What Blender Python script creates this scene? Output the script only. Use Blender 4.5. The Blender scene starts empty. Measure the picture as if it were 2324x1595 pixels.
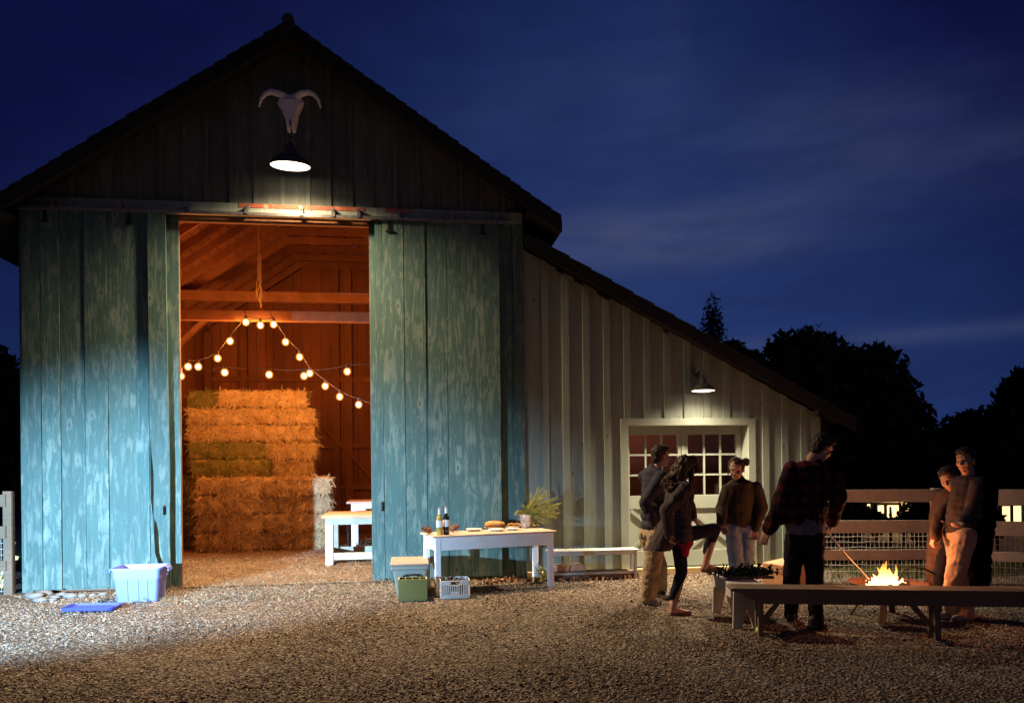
import bpy, bmesh, math, random
import numpy as np
from mathutils import Vector, Matrix, noise
R = math.radians
random.seed(7); rng = np.random.default_rng(7)
scene = bpy.context.scene
C = scene.collection

# ------------------------------------------------------------------ camera
F = 1745.0; PX = 1162.0; PY = 1055.0; EYE = 1.55; CAMY = -10.48
ROLL = R(0.6); YAW = math.atan2(0.133, 0.991)
cam = bpy.data.cameras.new('camera'); camo = bpy.data.objects.new('camera', cam); C.objects.link(camo)
cam.sensor_width = 36; cam.lens = F/2324*36; cam.shift_y = (PY-797.5)/2324; cam.clip_end = 3000; cam.clip_start = 0.05
camo.matrix_world = Matrix.Translation((0, CAMY, EYE)) @ Matrix.Rotation(-YAW, 4, 'Z') @ Matrix.Rotation(R(90), 4, 'X') @ Matrix.Rotation(-ROLL, 4, 'Z')
scene.camera = camo
scene.view_settings.view_transform = 'Standard'; scene.view_settings.look = 'None'
scene.view_settings.exposure = 0; scene.view_settings.gamma = 1
scene.cycles.use_denoising = True
scene.cycles.max_bounces = 6
scene.cycles.sample_clamp_indirect = 4

# ------------------------------------------------------------------ night sky
world = bpy.data.worlds.new("World"); scene.world = world; world.use_nodes = True
wt = world.node_tree; wn = wt.nodes; wl = wt.links
wn.clear()
def wnode(t, **k):
    n = wn.new(t)
    for a, b in k.items(): setattr(n, a, b)
    return n
def wmath(op, a, b=None, c=None):
    n = wnode('ShaderNodeMath', operation=op)
    for i, v in enumerate((a, b, c)):
        if v is None: continue
        if isinstance(v, (int, float)): n.inputs[i].default_value = v
        else: wl.new(v, n.inputs[i])
    return n.outputs[0]
tc = wnode('ShaderNodeTexCoord'); sep = wnode('ShaderNodeSeparateXYZ'); wl.new(tc.outputs['Generated'], sep.inputs[0])
X, Y, Z = sep.outputs
az = wmath('ARCTAN2', X, Y)            # 0 straight ahead of the barn, + to the right
el = wmath('ARCSINE', Z)
comb = wnode('ShaderNodeCombineXYZ'); wl.new(az, comb.inputs[0]); wl.new(el, comb.inputs[1])
sky = wnode('ShaderNodeTexSky', sky_type='NISHITA'); sky.sun_disc = False; sky.sun_elevation = R(-6); sky.sun_rotation = R(75)
# dusk blue: deeper to the left and up, paler low on the right
ramp = wnode('ShaderNodeValToRGB')
t = wmath('ADD', wmath('MULTIPLY', el, -1.1), 0.95)
daz = wmath('SUBTRACT', az, 0.29)
t = wmath('SUBTRACT', t, wmath('ADD', wmath('MULTIPLY', wmath('MAXIMUM', daz, 0.0), 1.15), wmath('MULTIPLY', wmath('MAXIMUM', wmath('MULTIPLY', daz, -1.0), 0.0), 0.75)))
wl.new(t, ramp.inputs[0])
cr = ramp.color_ramp
cr.elements[0].position = 0.0; cr.elements[0].color = (0.0040, 0.0052, 0.042, 1)
cr.elements[1].position = 1.0; cr.elements[1].color = (0.024, 0.050, 0.150, 1)
e = cr.elements.new(0.38); e.color = (0.0105, 0.0245, 0.104, 1)
e = cr.elements.new(0.60); e.color = (0.0155, 0.0325, 0.130, 1)
def gauss(c_az, c_el, s_az, s_el, slope=0.0):
    da = wmath('SUBTRACT', az, c_az); de = wmath('SUBTRACT', el, c_el)
    if slope: de = wmath('SUBTRACT', de, wmath('MULTIPLY', da, slope))
    q = wmath('ADD', wmath('POWER', wmath('ABSOLUTE', wmath('DIVIDE', da, s_az)), 2.0), wmath('POWER', wmath('ABSOLUTE', wmath('DIVIDE', de, s_el)), 2.0))
    return wmath('EXPONENT', wmath('MULTIPLY', q, -1.0))
mp = wnode('ShaderNodeMapping'); mp.inputs['Scale'].default_value = (3.0, 11.0, 1); mp.inputs['Rotation'].default_value = (0, 0, R(2)); wl.new(comb.outputs[0], mp.inputs[0])
nz = wnode('ShaderNodeTexNoise'); nz.inputs['Scale'].default_value = 1.6; nz.inputs['Detail'].default_value = 6; nz.inputs['Roughness'].default_value = 0.55; nz.inputs['Distortion'].default_value = 0.2
wl.new(mp.outputs[0], nz.inputs[0])
cl = wmath('SUBTRACT', nz.outputs['Fac'], 0.36)
cl = wmath('MAXIMUM', wmath('MULTIPLY', cl, 2.6), 0.0)
def az_el(px, py):
    a = (px-PX)/F; b = -(py-PY)/F
    return math.atan(a)+YAW, math.atan2(b, math.sqrt(1+a*a))
mask = None
for (px, py, sx, sy, sl, amp) in ((1390, 572, 0.21, 0.022, -0.02, 1.25), (1400, 515, 0.20, 0.020, 0.02, 0.85), (1620, 545, 0.12, 0.03, 0.0, 0.4), (1640, 240, 0.20, 0.040, -0.22, 0.34), (1900, 300, 0.22, 0.05, -0.05, 0.30), (2000, 775, 0.42, 0.011, 0.0, 0.7), (1850, 420, 0.22, 0.03, 0.0, 0.34), (2230, 400, 0.15, 0.03, 0.0, 0.25), (1150, 290, 0.12, 0.04, 0.0, 0.16), (1540, 110, 0.022, 0.12, 0.0, 0.14)):
    a_, e_ = az_el(px, py)
    g = wmath('MULTIPLY', gauss(a_, e_, sx, sy, sl), amp)
    mask = g if mask is None else wmath('ADD', mask, g)
fac = wmath('MULTIPLY', mask, wmath('ADD', wmath('MULTIPLY', cl, 0.75), 0.25))
mix = wnode('ShaderNodeMixRGB', blend_type='MIX'); wl.new(wmath('MINIMUM', fac, 1.0), mix.inputs[0]); wl.new(ramp.outputs[0], mix.inputs[1]); mix.inputs[2].default_value = (0.052, 0.068, 0.150, 1)
# faint wide mottling
nz2 = wnode('ShaderNodeTexNoise'); nz2.inputs['Scale'].default_value = 3.0; nz2.inputs['Detail'].default_value = 5; wl.new(mp.outputs[0], nz2.inputs[0])
mul = wnode('ShaderNodeMixRGB', blend_type='MULTIPLY'); mul.inputs[0].default_value = 0.35
rr = wnode('ShaderNodeMapRange'); rr.inputs[1].default_value = 0.3; rr.inputs[2].default_value = 0.7; rr.inputs[3].default_value = 0.7; rr.inputs[4].default_value = 1.25; wl.new(nz2.outputs['Fac'], rr.inputs[0])
wl.new(mix.outputs[0], mul.inputs[1]); wl.new(rr.outputs[0], mul.inputs[2])
addn = wnode('ShaderNodeMixRGB', blend_type='ADD'); addn.inputs[0].default_value = 0.01; wl.new(mul.outputs[0], addn.inputs[1]); wl.new(sky.outputs[0], addn.inputs[2])
# warm glow added low in the sky behind the camera as frontal fill
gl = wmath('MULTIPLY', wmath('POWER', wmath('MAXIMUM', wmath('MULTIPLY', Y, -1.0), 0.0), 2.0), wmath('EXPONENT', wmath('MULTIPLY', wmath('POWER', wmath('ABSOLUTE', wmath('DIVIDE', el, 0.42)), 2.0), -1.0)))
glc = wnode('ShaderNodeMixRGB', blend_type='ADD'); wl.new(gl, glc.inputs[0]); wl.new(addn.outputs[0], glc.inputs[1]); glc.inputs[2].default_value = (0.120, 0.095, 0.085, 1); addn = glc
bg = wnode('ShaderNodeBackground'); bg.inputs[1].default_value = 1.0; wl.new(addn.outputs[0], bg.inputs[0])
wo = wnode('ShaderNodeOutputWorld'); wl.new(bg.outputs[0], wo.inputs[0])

# ------------------------------------------------------------------ lamps that are on in the place
def lamp(name, kind, loc, energy, color, radius=0.05, target=None, size=None, blend=0.15, parent=None, soft=0):
    l = bpy.data.lights.new(name, kind)
    if soft:                      # smoothed falloff: dimmed close to the lamp, no hot spot
        l.use_nodes = True; nt = l.node_tree; fo = nt.nodes.new('ShaderNodeLightFalloff'); fo.inputs['Strength'].default_value = 1.0; fo.inputs['Smooth'].default_value = soft
        nt.links.new(fo.outputs['Quadratic'], nt.nodes['Emission'].inputs['Strength'])
    o = bpy.data.objects.new(name, l); C.objects.link(o)
    l.energy = energy; l.color = color; l.shadow_soft_size = radius
    if kind == 'SPOT': l.spot_size = R(size); l.spot_blend = blend
    o.location = loc
    if target is not None: o.rotation_euler = (Vector(target)-Vector(loc)).to_track_quat('-Z', 'Y').to_euler()
    if parent: o.parent = parent; o.matrix_parent_inverse = Matrix.Translation(-Vector(parent.location))
    return o
W_GABLE = 4600; W_SHED = 2000; W_BULB = 25; W_FIRE = 36; W_HEAD = 13000
# headlights of a vehicle just outside the frame on the left
lamp('headlight', 'SPOT', (-4.5, -5.5, 1.0), W_HEAD, (0.40, 0.68, 1.0), 0.05, (-2.95, 0.0, 0.42), 58, 1.0, soft=22).scale = (1.55, 1, 1)

# ------------------------------------------------------------------ pixel of the photo (2324 wide) -> point at real depth
cR, sR = math.cos(ROLL), math.sin(ROLL); cY, sY = math.cos(YAW), math.sin(YAW)
def ray(px, py):
    a = (px-PX)/F; b = -(py-PY)/F
    x = a*cR+b*sR; z = -a*sR+b*cR
    return x*cY+sY, -x*sY+cY, z
def G(px, py, z=0.0):
    x, y, d = ray(px, py); t = (z-EYE)/d
    return Vector((x*t, CAMY+y*t, z))
def B(px, py, y=0.0):
    x, yy, d = ray(px, py); t = (y-CAMY)/yy
    return Vector((x*t, y, EYE+d*t))
def J(px, py, depth):
    x, y, d = ray(px, py)
    return Vector((x*depth, CAMY+y*depth, EYE+d*depth))
CAMX = Vector((cY, -sY, 0)); CAMD = Vector((sY, cY, 0)); UP = Vector((0, 0, 1))

# ------------------------------------------------------------------ mesh helpers
class MB:
    def __init__(s): s.v = []; s.f = []
    def add(s, vs, fs):
        o = len(s.v); s.v += [Vector(v) for v in vs]; s.f += [tuple(i+o for i in f) for f in fs]; return s
    def box(s, lo, hi, M=None):
        x0, y0, z0 = lo; x1, y1, z1 = hi
        vs = [Vector(p) for p in ((x0,y0,z0),(x1,y0,z0),(x1,y1,z0),(x0,y1,z0),(x0,y0,z1),(x1,y0,z1),(x1,y1,z1),(x0,y1,z1))]
        if M is not None: vs = [M @ v for v in vs]
        return s.add(vs, [(0,3,2,1),(4,5,6,7),(0,1,5,4),(1,2,6,5),(2,3,7,6),(3,0,4,7)])
    def hexa(s, a, b):          # two quads (4 points each) joined into a solid
        return s.add(list(a)+list(b), [(0,3,2,1),(4,5,6,7),(0,1,5,4),(1,2,6,5),(2,3,7,6),(3,0,4,7)])
    def bar(s, a, b, w, h, up=(0,0,1)):   # square bar from a to b
        a = Vector(a); b = Vector(b); d = (b-a).normalized(); u = Vector(up)
        if abs(d.dot(u)) > 0.95: u = Vector((0, 1, 0))
        r = d.cross(u).normalized(); u = r.cross(d).normalized()
        q = lambda p: [p+r*(-w/2)+u*(-h/2), p+r*(w/2)+u*(-h/2), p+r*(w/2)+u*(h/2), p+r*(-w/2)+u*(h/2)]
        return s.hexa(q(a), q(b))
    def prism(s, pts, thick):    # pts: 3-D polygon, extruded by vector thick
        n = len(pts); t = Vector(thick)
        vs = [Vector(p) for p in pts]+[Vector(p)+t for p in pts]
        return s.add(vs, [tuple(range(n))[::-1], tuple(range(n, 2*n))]+[(i, (i+1) % n, n+(i+1) % n, n+i) for i in range(n)])
    def tube(s, path, rad, seg=8, cap=True):
        path = [Vector(p) for p in path]; n = len(path)
        if not hasattr(rad, '__len__'): rad = [rad]*n
        rings = []; prev = None
        for i, p in enumerate(path):
            d = (path[min(i+1, n-1)]-path[max(i-1, 0)]).normalized()
            r = prev-d*prev.dot(d) if prev is not None else (d.cross(UP) if abs(d.z) < 0.9 else d.cross(Vector((1, 0, 0))))
            r.normalize(); prev = r; u = d.cross(r)
            rings.append([p+(r*math.cos(2*math.pi*k/seg)+u*math.sin(2*math.pi*k/seg))*rad[i] for k in range(seg)])
        vs = [v for rg in rings for v in rg]; fs = []
        for i in range(n-1):
            for k in range(seg): fs.append((i*seg+k, i*seg+(k+1) % seg, (i+1)*seg+(k+1) % seg, (i+1)*seg+k))
        if cap: fs.append(tuple(range(seg))[::-1]); fs.append(tuple(range((n-1)*seg, n*seg)))
        return s.add(vs, fs)
    def lathe(s, prof, loc=(0,0,0), seg=24, M=None, close=False):   # prof: (radius, z)
        vs = []; fs = []; n = len(prof); loc = Vector(loc)
        for r, z in prof:
            for k in range(seg):
                v = Vector((r*math.cos(2*math.pi*k/seg), r*math.sin(2*math.pi*k/seg), z))
                vs.append((M @ v if M is not None else v)+loc)
        for i in range(n-1):
            for k in range(seg): fs.append((i*seg+k, i*seg+(k+1) % seg, (i+1)*seg+(k+1) % seg, (i+1)*seg+k))
        if close: fs.append(tuple(range(seg))[::-1]); fs.append(tuple(range((n-1)*seg, n*seg)))
        return s.add(vs, fs)
    def ell(s, c, r, axes=None, seg=16, rings=10):
        c = Vector(c); r = (r, r, r) if not hasattr(r, '__len__') else r
        A = axes or (Vector((1,0,0)), Vector((0,1,0)), Vector((0,0,1)))
        vs = [c-A[2]*r[2]]; fs = []
        for i in range(1, rings):
            th = math.pi*i/rings-math.pi/2
            for k in range(seg):
                ph = 2*math.pi*k/seg
                vs.append(c+A[0]*(r[0]*math.cos(th)*math.cos(ph))+A[1]*(r[1]*math.cos(th)*math.sin(ph))+A[2]*(r[2]*math.sin(th)))
        vs.append(c+A[2]*r[2]); L = len(vs)-1
        for k in range(seg): fs.append((0, 1+(k+1) % seg, 1+k)); fs.append((L, L-seg+k, L-seg+(k+1) % seg))
        for i in range(rings-2):
            for k in range(seg): fs.append((1+i*seg+k, 1+i*seg+(k+1) % seg, 1+(i+1)*seg+(k+1) % seg, 1+(i+1)*seg+k))
        return s.add(vs, fs)
    def cap(s, a, b, r0, r1=None, flat=None):    # tapered capsule
        r1 = r0 if r1 is None else r1
        s.ell(a, r0, seg=12, rings=8); s.ell(b, r1, seg=12, rings=8)
        if (Vector(b)-Vector(a)).length > 1e-4: s.tube([a, b], [r0, r1], 12)
        return s
    def mesh(s, name, off=Vector((0,0,0))):
        m = bpy.data.meshes.new(name); m.from_pydata([tuple(v-off) for v in s.v], [], s.f); m.update(); return m
    def build(s, name, mat, parent=None, smooth=False, bevel=0, loc=None):
        root = parent
        while root is not None and root.parent is not None: root = root.parent
        off = Vector(root.location) if root is not None else (Vector(loc) if loc is not None else Vector((0,0,0)))
        m = s.mesh(name, off); m.materials.append(mat)
        fixn(m)
        o = bpy.data.objects.new(name, m); C.objects.link(o)
        if parent is not None: o.parent = parent
        elif loc is not None: o.location = loc
        if smooth:
            for p in m.polygons: p.use_smooth = True
        if bevel:
            b = o.modifiers.new('bevel', 'BEVEL'); b.width = bevel; b.segments = 2; b.limit_method = 'ANGLE'; b.angle_limit = R(40)
        return o
def fixn(m):
    bm = bmesh.new(); bm.from_mesh(m); bmesh.ops.recalc_face_normals(bm, faces=bm.faces); bm.to_mesh(m); bm.free()
def tag(o, label=None, cat=None, group=None, kind=None):
    if label: o['label'] = label
    if cat: o['category'] = cat
    if group: o['group'] = group
    if kind: o['kind'] = kind
    return o
def thing(name, loc, label, cat, group=None):
    o = bpy.data.objects.new(name, None); C.objects.link(o); o.location = loc; o.empty_display_size = 0.2
    return tag(o, label, cat, group)
def copy_tree(o, loc, label=None, parent=None):
    c = o.copy(); C.objects.link(c)
    if parent is None: c.location = loc
    else: c.parent = parent
    if label: c['label'] = label
    for ch in list(o.children): copy_tree(ch, None, None, c)
    return c

# ------------------------------------------------------------------ materials
class Mat:
    def __init__(s, name, rough=0.8, spec=0.3):
        s.m = bpy.data.materials.new(name); s.m.use_nodes = True; s.t = s.m.node_tree; s.n = s.t.nodes; s.l = s.t.links
        s.b = s.n['Principled BSDF']; s.b.inputs['Roughness'].default_value = rough; s.b.inputs['Specular IOR Level'].default_value = spec
        s.tc = s.n.new('ShaderNodeTexCoord')
    def map(s, scale=(1,1,1), rot=(0,0,0), out='Object'):
        n = s.n.new('ShaderNodeMapping'); n.inputs['Scale'].default_value = scale; n.inputs['Rotation'].default_value = rot; s.l.new(s.tc.outputs[out], n.inputs[0]); return n.outputs[0]
    def noise(s, vec, scale=5, detail=4, rough=0.55, dist=0.0):
        n = s.n.new('ShaderNodeTexNoise'); n.inputs['Scale'].default_value = scale; n.inputs['Detail'].default_value = detail; n.inputs['Roughness'].default_value = rough; n.inputs['Distortion'].default_value = dist
        s.l.new(vec, n.inputs[0]); return n.outputs['Fac']
    def vor(s, vec, scale=5, feature='F1', out='Distance', rnd=1.0):
        n = s.n.new('ShaderNodeTexVoronoi'); n.feature = feature; n.inputs['Scale'].default_value = scale; n.inputs['Randomness'].default_value = rnd
        s.l.new(vec, n.inputs[0]); return n.outputs[out]
    def ramp(s, fac, stops, interp='LINEAR'):
        n = s.n.new('ShaderNodeValToRGB'); n.color_ramp.interpolation = interp; el = n.color_ramp.elements
        for i, (p, c) in enumerate(stops):
            c = (c, c, c) if not hasattr(c, '__len__') else c
            e = el[i] if i < 2 else el.new(p)
            e.position = p; e.color = (*c[:3], 1)
        if fac is not None: s.l.new(fac, n.inputs[0])
        return n.outputs[0]
    def mix(s, fac, a, b, mode='MIX'):
        n = s.n.new('ShaderNodeMixRGB'); n.blend_type = mode
        for i, v in ((0, fac), (1, a), (2, b)):
            if isinstance(v, (int, float)): n.inputs[i].default_value = v if i == 0 else (v, v, v, 1)
            elif isinstance(v, tuple): n.inputs[i].default_value = (*v[:3], 1)
            else: s.l.new(v, n.inputs[i])
        return n.outputs[0]
    def math(s, op, a, b=0.0):
        n = s.n.new('ShaderNodeMath'); n.operation = op
        for i, v in enumerate((a, b)):
            if isinstance(v, (int, float)): n.inputs[i].default_value = v
            else: s.l.new(v, n.inputs[i])
        return n.outputs[0]
    def island(s):
        return s.n.new('ShaderNodeNewGeometry').outputs['Random Per Island']
    def color(s, c):
        if isinstance(c, tuple): s.b.inputs['Base Color'].default_value = (*c[:3], 1)
        else: s.l.new(c, s.b.inputs['Base Color'])
        return s
    def bump(s, h, strength=0.4, dist=0.01):
        n = s.n.new('ShaderNodeBump'); n.inputs['Strength'].default_value = strength; n.inputs['Distance'].default_value = dist
        s.l.new(h, n.inputs['Height']); s.l.new(n.outputs[0], s.b.inputs['Normal']); return s

def mul3(c, k): return tuple(min(1, x*k) for x in c)
def m_wood(name, base, grain=(18, 18, 1.2), var=0.35, rough=0.8, bumpk=0.35, light=None):
    M = Mat(name, rough)
    v = M.map(grain); g = M.noise(v, 1.0, 6, 0.6, 0.5)
    big = M.noise(M.map((1.5, 1.5, 0.4)), 2.0, 3)
    c = M.ramp(g, [(0.25, mul3(base, 0.55)), (0.75, mul3(base, 1.35))])
    c = M.mix(0.6, c, M.ramp(big, [(0.3, mul3(base, 0.7)), (0.7, light or mul3(base, 1.3))]))
    isl = M.island(); c = M.mix(var, c, M.ramp(isl, [(0, 0.25), (1, 1.0)]), 'MULTIPLY')
    M.color(c).bump(g, bumpk, 0.006); return M.m
def m_paint_boards(name, base, pale, dark, peel=0.52, var=0.35, seed=0.0):
    M = Mat(name, 0.72, 0.35)
    isl = M.island()
    cb = M.n.new('ShaderNodeVectorMath'); cb.operation = 'ADD'
    sc = M.n.new('ShaderNodeCombineXYZ'); M.l.new(M.math('MULTIPLY', isl, 37.0), sc.inputs[0]); M.l.new(M.math('MULTIPLY', isl, 11.0), sc.inputs[2])
    M.l.new(M.tc.outputs['Object'], cb.inputs[0]); M.l.new(sc.outputs[0], cb.inputs[1])
    def mp(scale):
        n = M.n.new('ShaderNodeMapping'); n.inputs['Scale'].default_value = scale; n.inputs['Location'].default_value = (seed, seed, seed); M.l.new(cb.outputs[0], n.inputs[0]); return n.outputs[0]
    streak = M.noise(mp((11.0, 11.0, 1.3)), 1.3, 8, 0.66, 1.3)
    fine = M.noise(mp((40, 40, 2.2)), 1.2, 5, 0.6, 0.4)
    patch = M.noise(mp((4.5, 4.5, 2.0)), 2.1, 8, 0.68, 0.9)
    vv = M.vor(mp((5.5, 5.5, 2.4)), 1.0, 'F1', 'Distance')
    f = M.math('ADD', M.math('MULTIPLY', streak, 0.62), M.math('MULTIPLY', patch, 0.38))
    halo = M.ramp(vv, [(0.05, 1.0), (0.30, 0.0)])
    f = M.math('ADD', f, M.math('MULTIPLY', halo, 0.17))
    sz = M.n.new('ShaderNodeSeparateXYZ'); M.l.new(M.tc.outputs['Object'], sz.inputs[0])      # paint is most worn near the ground
    f = M.math('ADD', f, M.math('MULTIPLY', M.ramp(sz.outputs[2], [(0.05, 1.0), (0.55, 0.0)]), M.math('MULTIPLY', M.noise(mp((9.0, 9.0, 3.0)), 1.6, 6), 0.11)))
    pf = M.ramp(f, [(peel-0.015, 0.0), (peel+0.03, 0.65), (peel+0.12, 1.0)])
    c = M.mix(pf, M.mix(M.ramp(fine, [(0.3, 0.0), (0.7, 1.0)]), mul3(base, 0.8), mul3(base, 1.2)), M.mix(fine, mul3(pale, 0.75), mul3(pale, 1.15)))
    soft = M.noise(mp((2.0, 2.0, 0.5)), 1.4, 3)
    c = M.mix(M.ramp(soft, [(0.42, 0.0), (0.75, 0.55)]), c, dark)
    knot = M.ramp(vv, [(0.05, 1.0), (0.095, 0.0)])
    c = M.mix(M.math('MULTIPLY', knot, 0.7), c, (0.03, 0.025, 0.02))
    c = M.mix(var, c, M.ramp(isl, [(0, 0.45), (1, 1.0)]), 'MULTIPLY')
    h = M.math('ADD', M.math('MULTIPLY', fine, 0.5), M.math('MULTIPLY', pf, -0.5))
    M.color(c).bump(h, 0.5, 0.005); return M.m
def m_plain(name, col, rough=0.6, var=0.15, scale=6, bumpk=0.0, spec=0.35, metal=0.0, bscale=60):
    M = Mat(name, rough, spec); M.b.inputs['Metallic'].default_value = metal
    g = M.noise(M.map((1,1,1)), scale, 5, 0.6)
    M.color(M.ramp(g, [(0.3, mul3(col, 1-var)), (0.7, mul3(col, 1+var))]))
    if bumpk: M.bump(M.noise(M.map((1,1,1)), bscale, 4), bumpk, 0.004)
    return M.m
def m_cloth(name, col, var=0.25, rough=0.95, pattern=None):
    M = Mat(name, rough, 0.1)
    g = M.noise(M.map((1,1,1)), 9, 5, 0.6); w = M.noise(M.map((1,1,1)), 140, 2)
    c = M.ramp(g, [(0.3, mul3(col, 1-var)), (0.7, mul3(col, 1+var))])
    if pattern == 'check':
        for ax, sc in ((0, 9.0), (2, 9.0)):
            n = M.n.new('ShaderNodeTexWave'); n.wave_type = 'BANDS'; n.bands_direction = 'XYZ'[ax]; n.inputs['Scale'].default_value = sc/6.28*2; n.inputs['Distortion'].default_value = 1.2
            M.l.new(M.map((1,1,1)), n.inputs[0])
            c = M.mix(M.ramp(n.outputs['Fac'], [(0.35, 0.0), (0.6, 0.75)]), c, (0.006, 0.005, 0.006))
    M.color(c)
    M.bump(M.math('ADD', M.math('MULTIPLY', g, 1.0), M.math('MULTIPLY', w, 0.25)), 0.5, 0.02); return M.m
def m_emit(name, col, strength):
    m = bpy.data.materials.new(name); m.use_nodes = True; t = m.node_tree
    b = t.nodes['Principled BSDF']; b.inputs['Base Color'].default_value = (*mul3(col, 0.8), 1)
    b.inputs['Emission Color'].default_value = (*col, 1); b.inputs['Emission Strength'].default_value = strength; return m

MT = {}
MT['teal'] = m_paint_boards('teal_paint', (0.058, 0.118, 0.106), (0.165, 0.222, 0.188), (0.036, 0.082, 0.080), 0.518)
MT['gable'] = m_paint_boards('grey_green_paint', (0.125, 0.14, 0.113), (0.19, 0.205, 0.17), (0.06, 0.066, 0.056), 0.56, 0.5, 4.0)
MT['sage'] = m_paint_boards('sage_paint', (0.200, 0.228, 0.190), (0.235, 0.26, 0.215), (0.165, 0.19, 0.16), 0.60, 0.10, 9.0)
MT['trim'] = m_plain('sage_trim', (0.265, 0.29, 0.24), 0.6, 0.06, 8, 0.1)
MT['rail'] = m_paint_boards('track_paint', (0.26, 0.30, 0.26), (0.33, 0.36, 0.30), (0.16, 0.20, 0.18), 0.56, 0.2, 2.0)
MT['rust'] = m_paint_boards('rusty_red', (0.42, 0.10, 0.05), (0.55, 0.36, 0.24), (0.22, 0.06, 0.035), 0.56, 0.3, 6.0)
MT['inside'] = m_wood('barn_wood', (0.36, 0.14, 0.058), (22, 22, 1.0), 0.5)
MT['beam'] = m_wood('beam_wood', (0.30, 0.125, 0.055), (9, 9, 9), 0.3)
MT['roof'] = m_wood('roof_shingle', (0.055, 0.05, 0.042), (6, 2, 6), 0.5, 0.9)
MT['houseroof'] = m_plain('dark_house_roof', (0.010, 0.010, 0.010), 1.0, 0.2, 6, 0, 0.0)
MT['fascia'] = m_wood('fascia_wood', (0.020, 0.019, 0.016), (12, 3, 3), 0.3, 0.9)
MT['iron'] = m_plain('black_iron', (0.02, 0.02, 0.022), 0.5, 0.3, 20, 0.2, 0.4, 0.6)
MT['steel'] = m_plain('worn_steel', (0.18, 0.17, 0.16), 0.45, 0.3, 20, 0.2, 0.4, 0.7)
MT['bone'] = m_plain('bleached_bone', (0.86, 0.82, 0.83), 0.8, 0.08, 18, 0.5, 0.2, 0, 40)
MT['enamel'] = m_plain('enamel_shade', (0.075, 0.07, 0.06), 0.6, 0.2, 10)
MT['lamp_hot'] = m_emit('lamp_glow', (1.0, 0.80, 0.60), 5.0)
MT['bulb'] = m_emit('warm_bulb', (1.0, 0.58, 0.22), 40.0)
MT['cord'] = m_plain('black_cord', (0.03, 0.022, 0.018), 0.7)
MT['rope'] = m_plain('frayed_rope', (0.45, 0.30, 0.15), 0.95, 0.3, 60)
MT['white'] = m_plain('white_paint', (0.84, 0.84, 0.87), 0.55, 0.05, 5, 0.1)
MT['top'] = m_wood('table_top_wood', (0.62, 0.45, 0.33), (2.5, 22, 22), 0.25, 0.55)
MT['bench_old'] = m_wood('weathered_plank', (0.20, 0.145, 0.10), (2.0, 26, 26), 0.3, 0.85, 0.5)
MT['bench_white'] = m_wood('chalky_white_plank', (0.52, 0.50, 0.46), (8, 8, 2), 0.12, 0.8, 0.2)
MT['work'] = m_wood('workbench_wood', (0.48, 0.46, 0.35), (6, 6, 6), 0.25, 0.8)
MT['worktop'] = m_wood('worktop_wood', (0.50, 0.33, 0.20), (3, 20, 20), 0.3, 0.75)
MT['fence'] = m_wood('fence_wood', (0.56, 0.47, 0.37), (3, 20, 20), 0.35, 0.9, 0.5)
MT['wire'] = m_plain('galvanised_wire', (0.55, 0.52, 0.47), 0.5, 0.1, 20, 0, 0.4, 0.3)
MT['tote'] = m_plain('blue_plastic', (0.155, 0.185, 0.56), 0.42, 0.05, 4, 0.05, 0.5)
MT['tote_lid'] = m_plain('dark_blue_plastic', (0.045, 0.055, 0.42), 0.4, 0.06, 4, 0.05, 0.5)
MT['cool'] = m_plain('pale_green_plastic', (0.25, 0.27, 0.235), 0.5, 0.05, 4, 0.08, 0.4)
MT['coollid'] = m_plain('beige_plastic', (0.40, 0.255, 0.185), 0.55, 0.05, 4, 0.08, 0.4)
MT['olive'] = m_plain('olive_board', (0.20, 0.185, 0.055), 0.65, 0.08, 6, 0.1)
MT['ply'] = m_wood('plywood_edge', (0.60, 0.43, 0.22), (10, 10, 10), 0.1, 0.7)
MT['milk'] = m_plain('white_plastic', (0.70, 0.68, 0.64), 0.5, 0.06, 6, 0.05)
MT['dark'] = m_plain('dark_glass', (0.012, 0.014, 0.012), 0.12, 0.2, 5, 0, 0.6)
MT['wineglass'] = m_plain('amber_wine', (0.42, 0.30, 0.06), 0.12, 0.2, 5, 0, 0.6)
MT['paper'] = m_plain('white_label', (0.80, 0.78, 0.76), 0.7, 0.04, 20)
MT['cork'] = m_plain('cork', (0.50, 0.34, 0.20), 0.9, 0.2, 60)
MT['cone'] = m_plain('pine_cone', (0.26, 0.12, 0.06), 0.85, 0.35, 30)
MT['plate'] = m_plain('white_china', (0.78, 0.76, 0.72), 0.25, 0.02, 4, 0, 0.5)
MT['bread'] = m_plain('bread_crust', (0.50, 0.26, 0.10), 0.85, 0.35, 25, 0.6)
MT['board'] = m_wood('chopping_board', (0.36, 0.20, 0.11), (4, 20, 20), 0.1, 0.6)
MT['bucket'] = m_plain('zinc_bucket', (0.55, 0.54, 0.55), 0.4, 0.15, 12, 0.1, 0.5, 0.5)
MT['fir'] = m_plain('fir_needles', (0.36, 0.33, 0.085), 0.8, 0.35, 12)
MT['greens'] = m_plain('dark_greens', (0.045, 0.07, 0.030), 0.8, 0.4, 12)
MT['carton'] = m_plain('cardboard', (0.50, 0.26, 0.14), 0.85, 0.12, 5, 0.2)
MT['brick'] = m_plain('split_wood', (0.55, 0.34, 0.22), 0.85, 0.2, 20, 0.4)
MT['stone'] = m_plain('fieldstone', (0.17, 0.155, 0.145), 0.85, 0.35, 6, 0.5)
MT['rustbowl'] = m_plain('rusty_fire_bowl', (0.10, 0.04, 0.022), 0.7, 0.35, 14, 0.4, 0.3, 0.3)
MT['char'] = m_plain('charred_wood', (0.03, 0.02, 0.018), 0.95, 0.4, 30, 0.6)
MT['yellow'] = m_plain('yellow_pole', (0.68, 0.58, 0.20), 0.7, 0.12, 8, 0.1)
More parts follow.
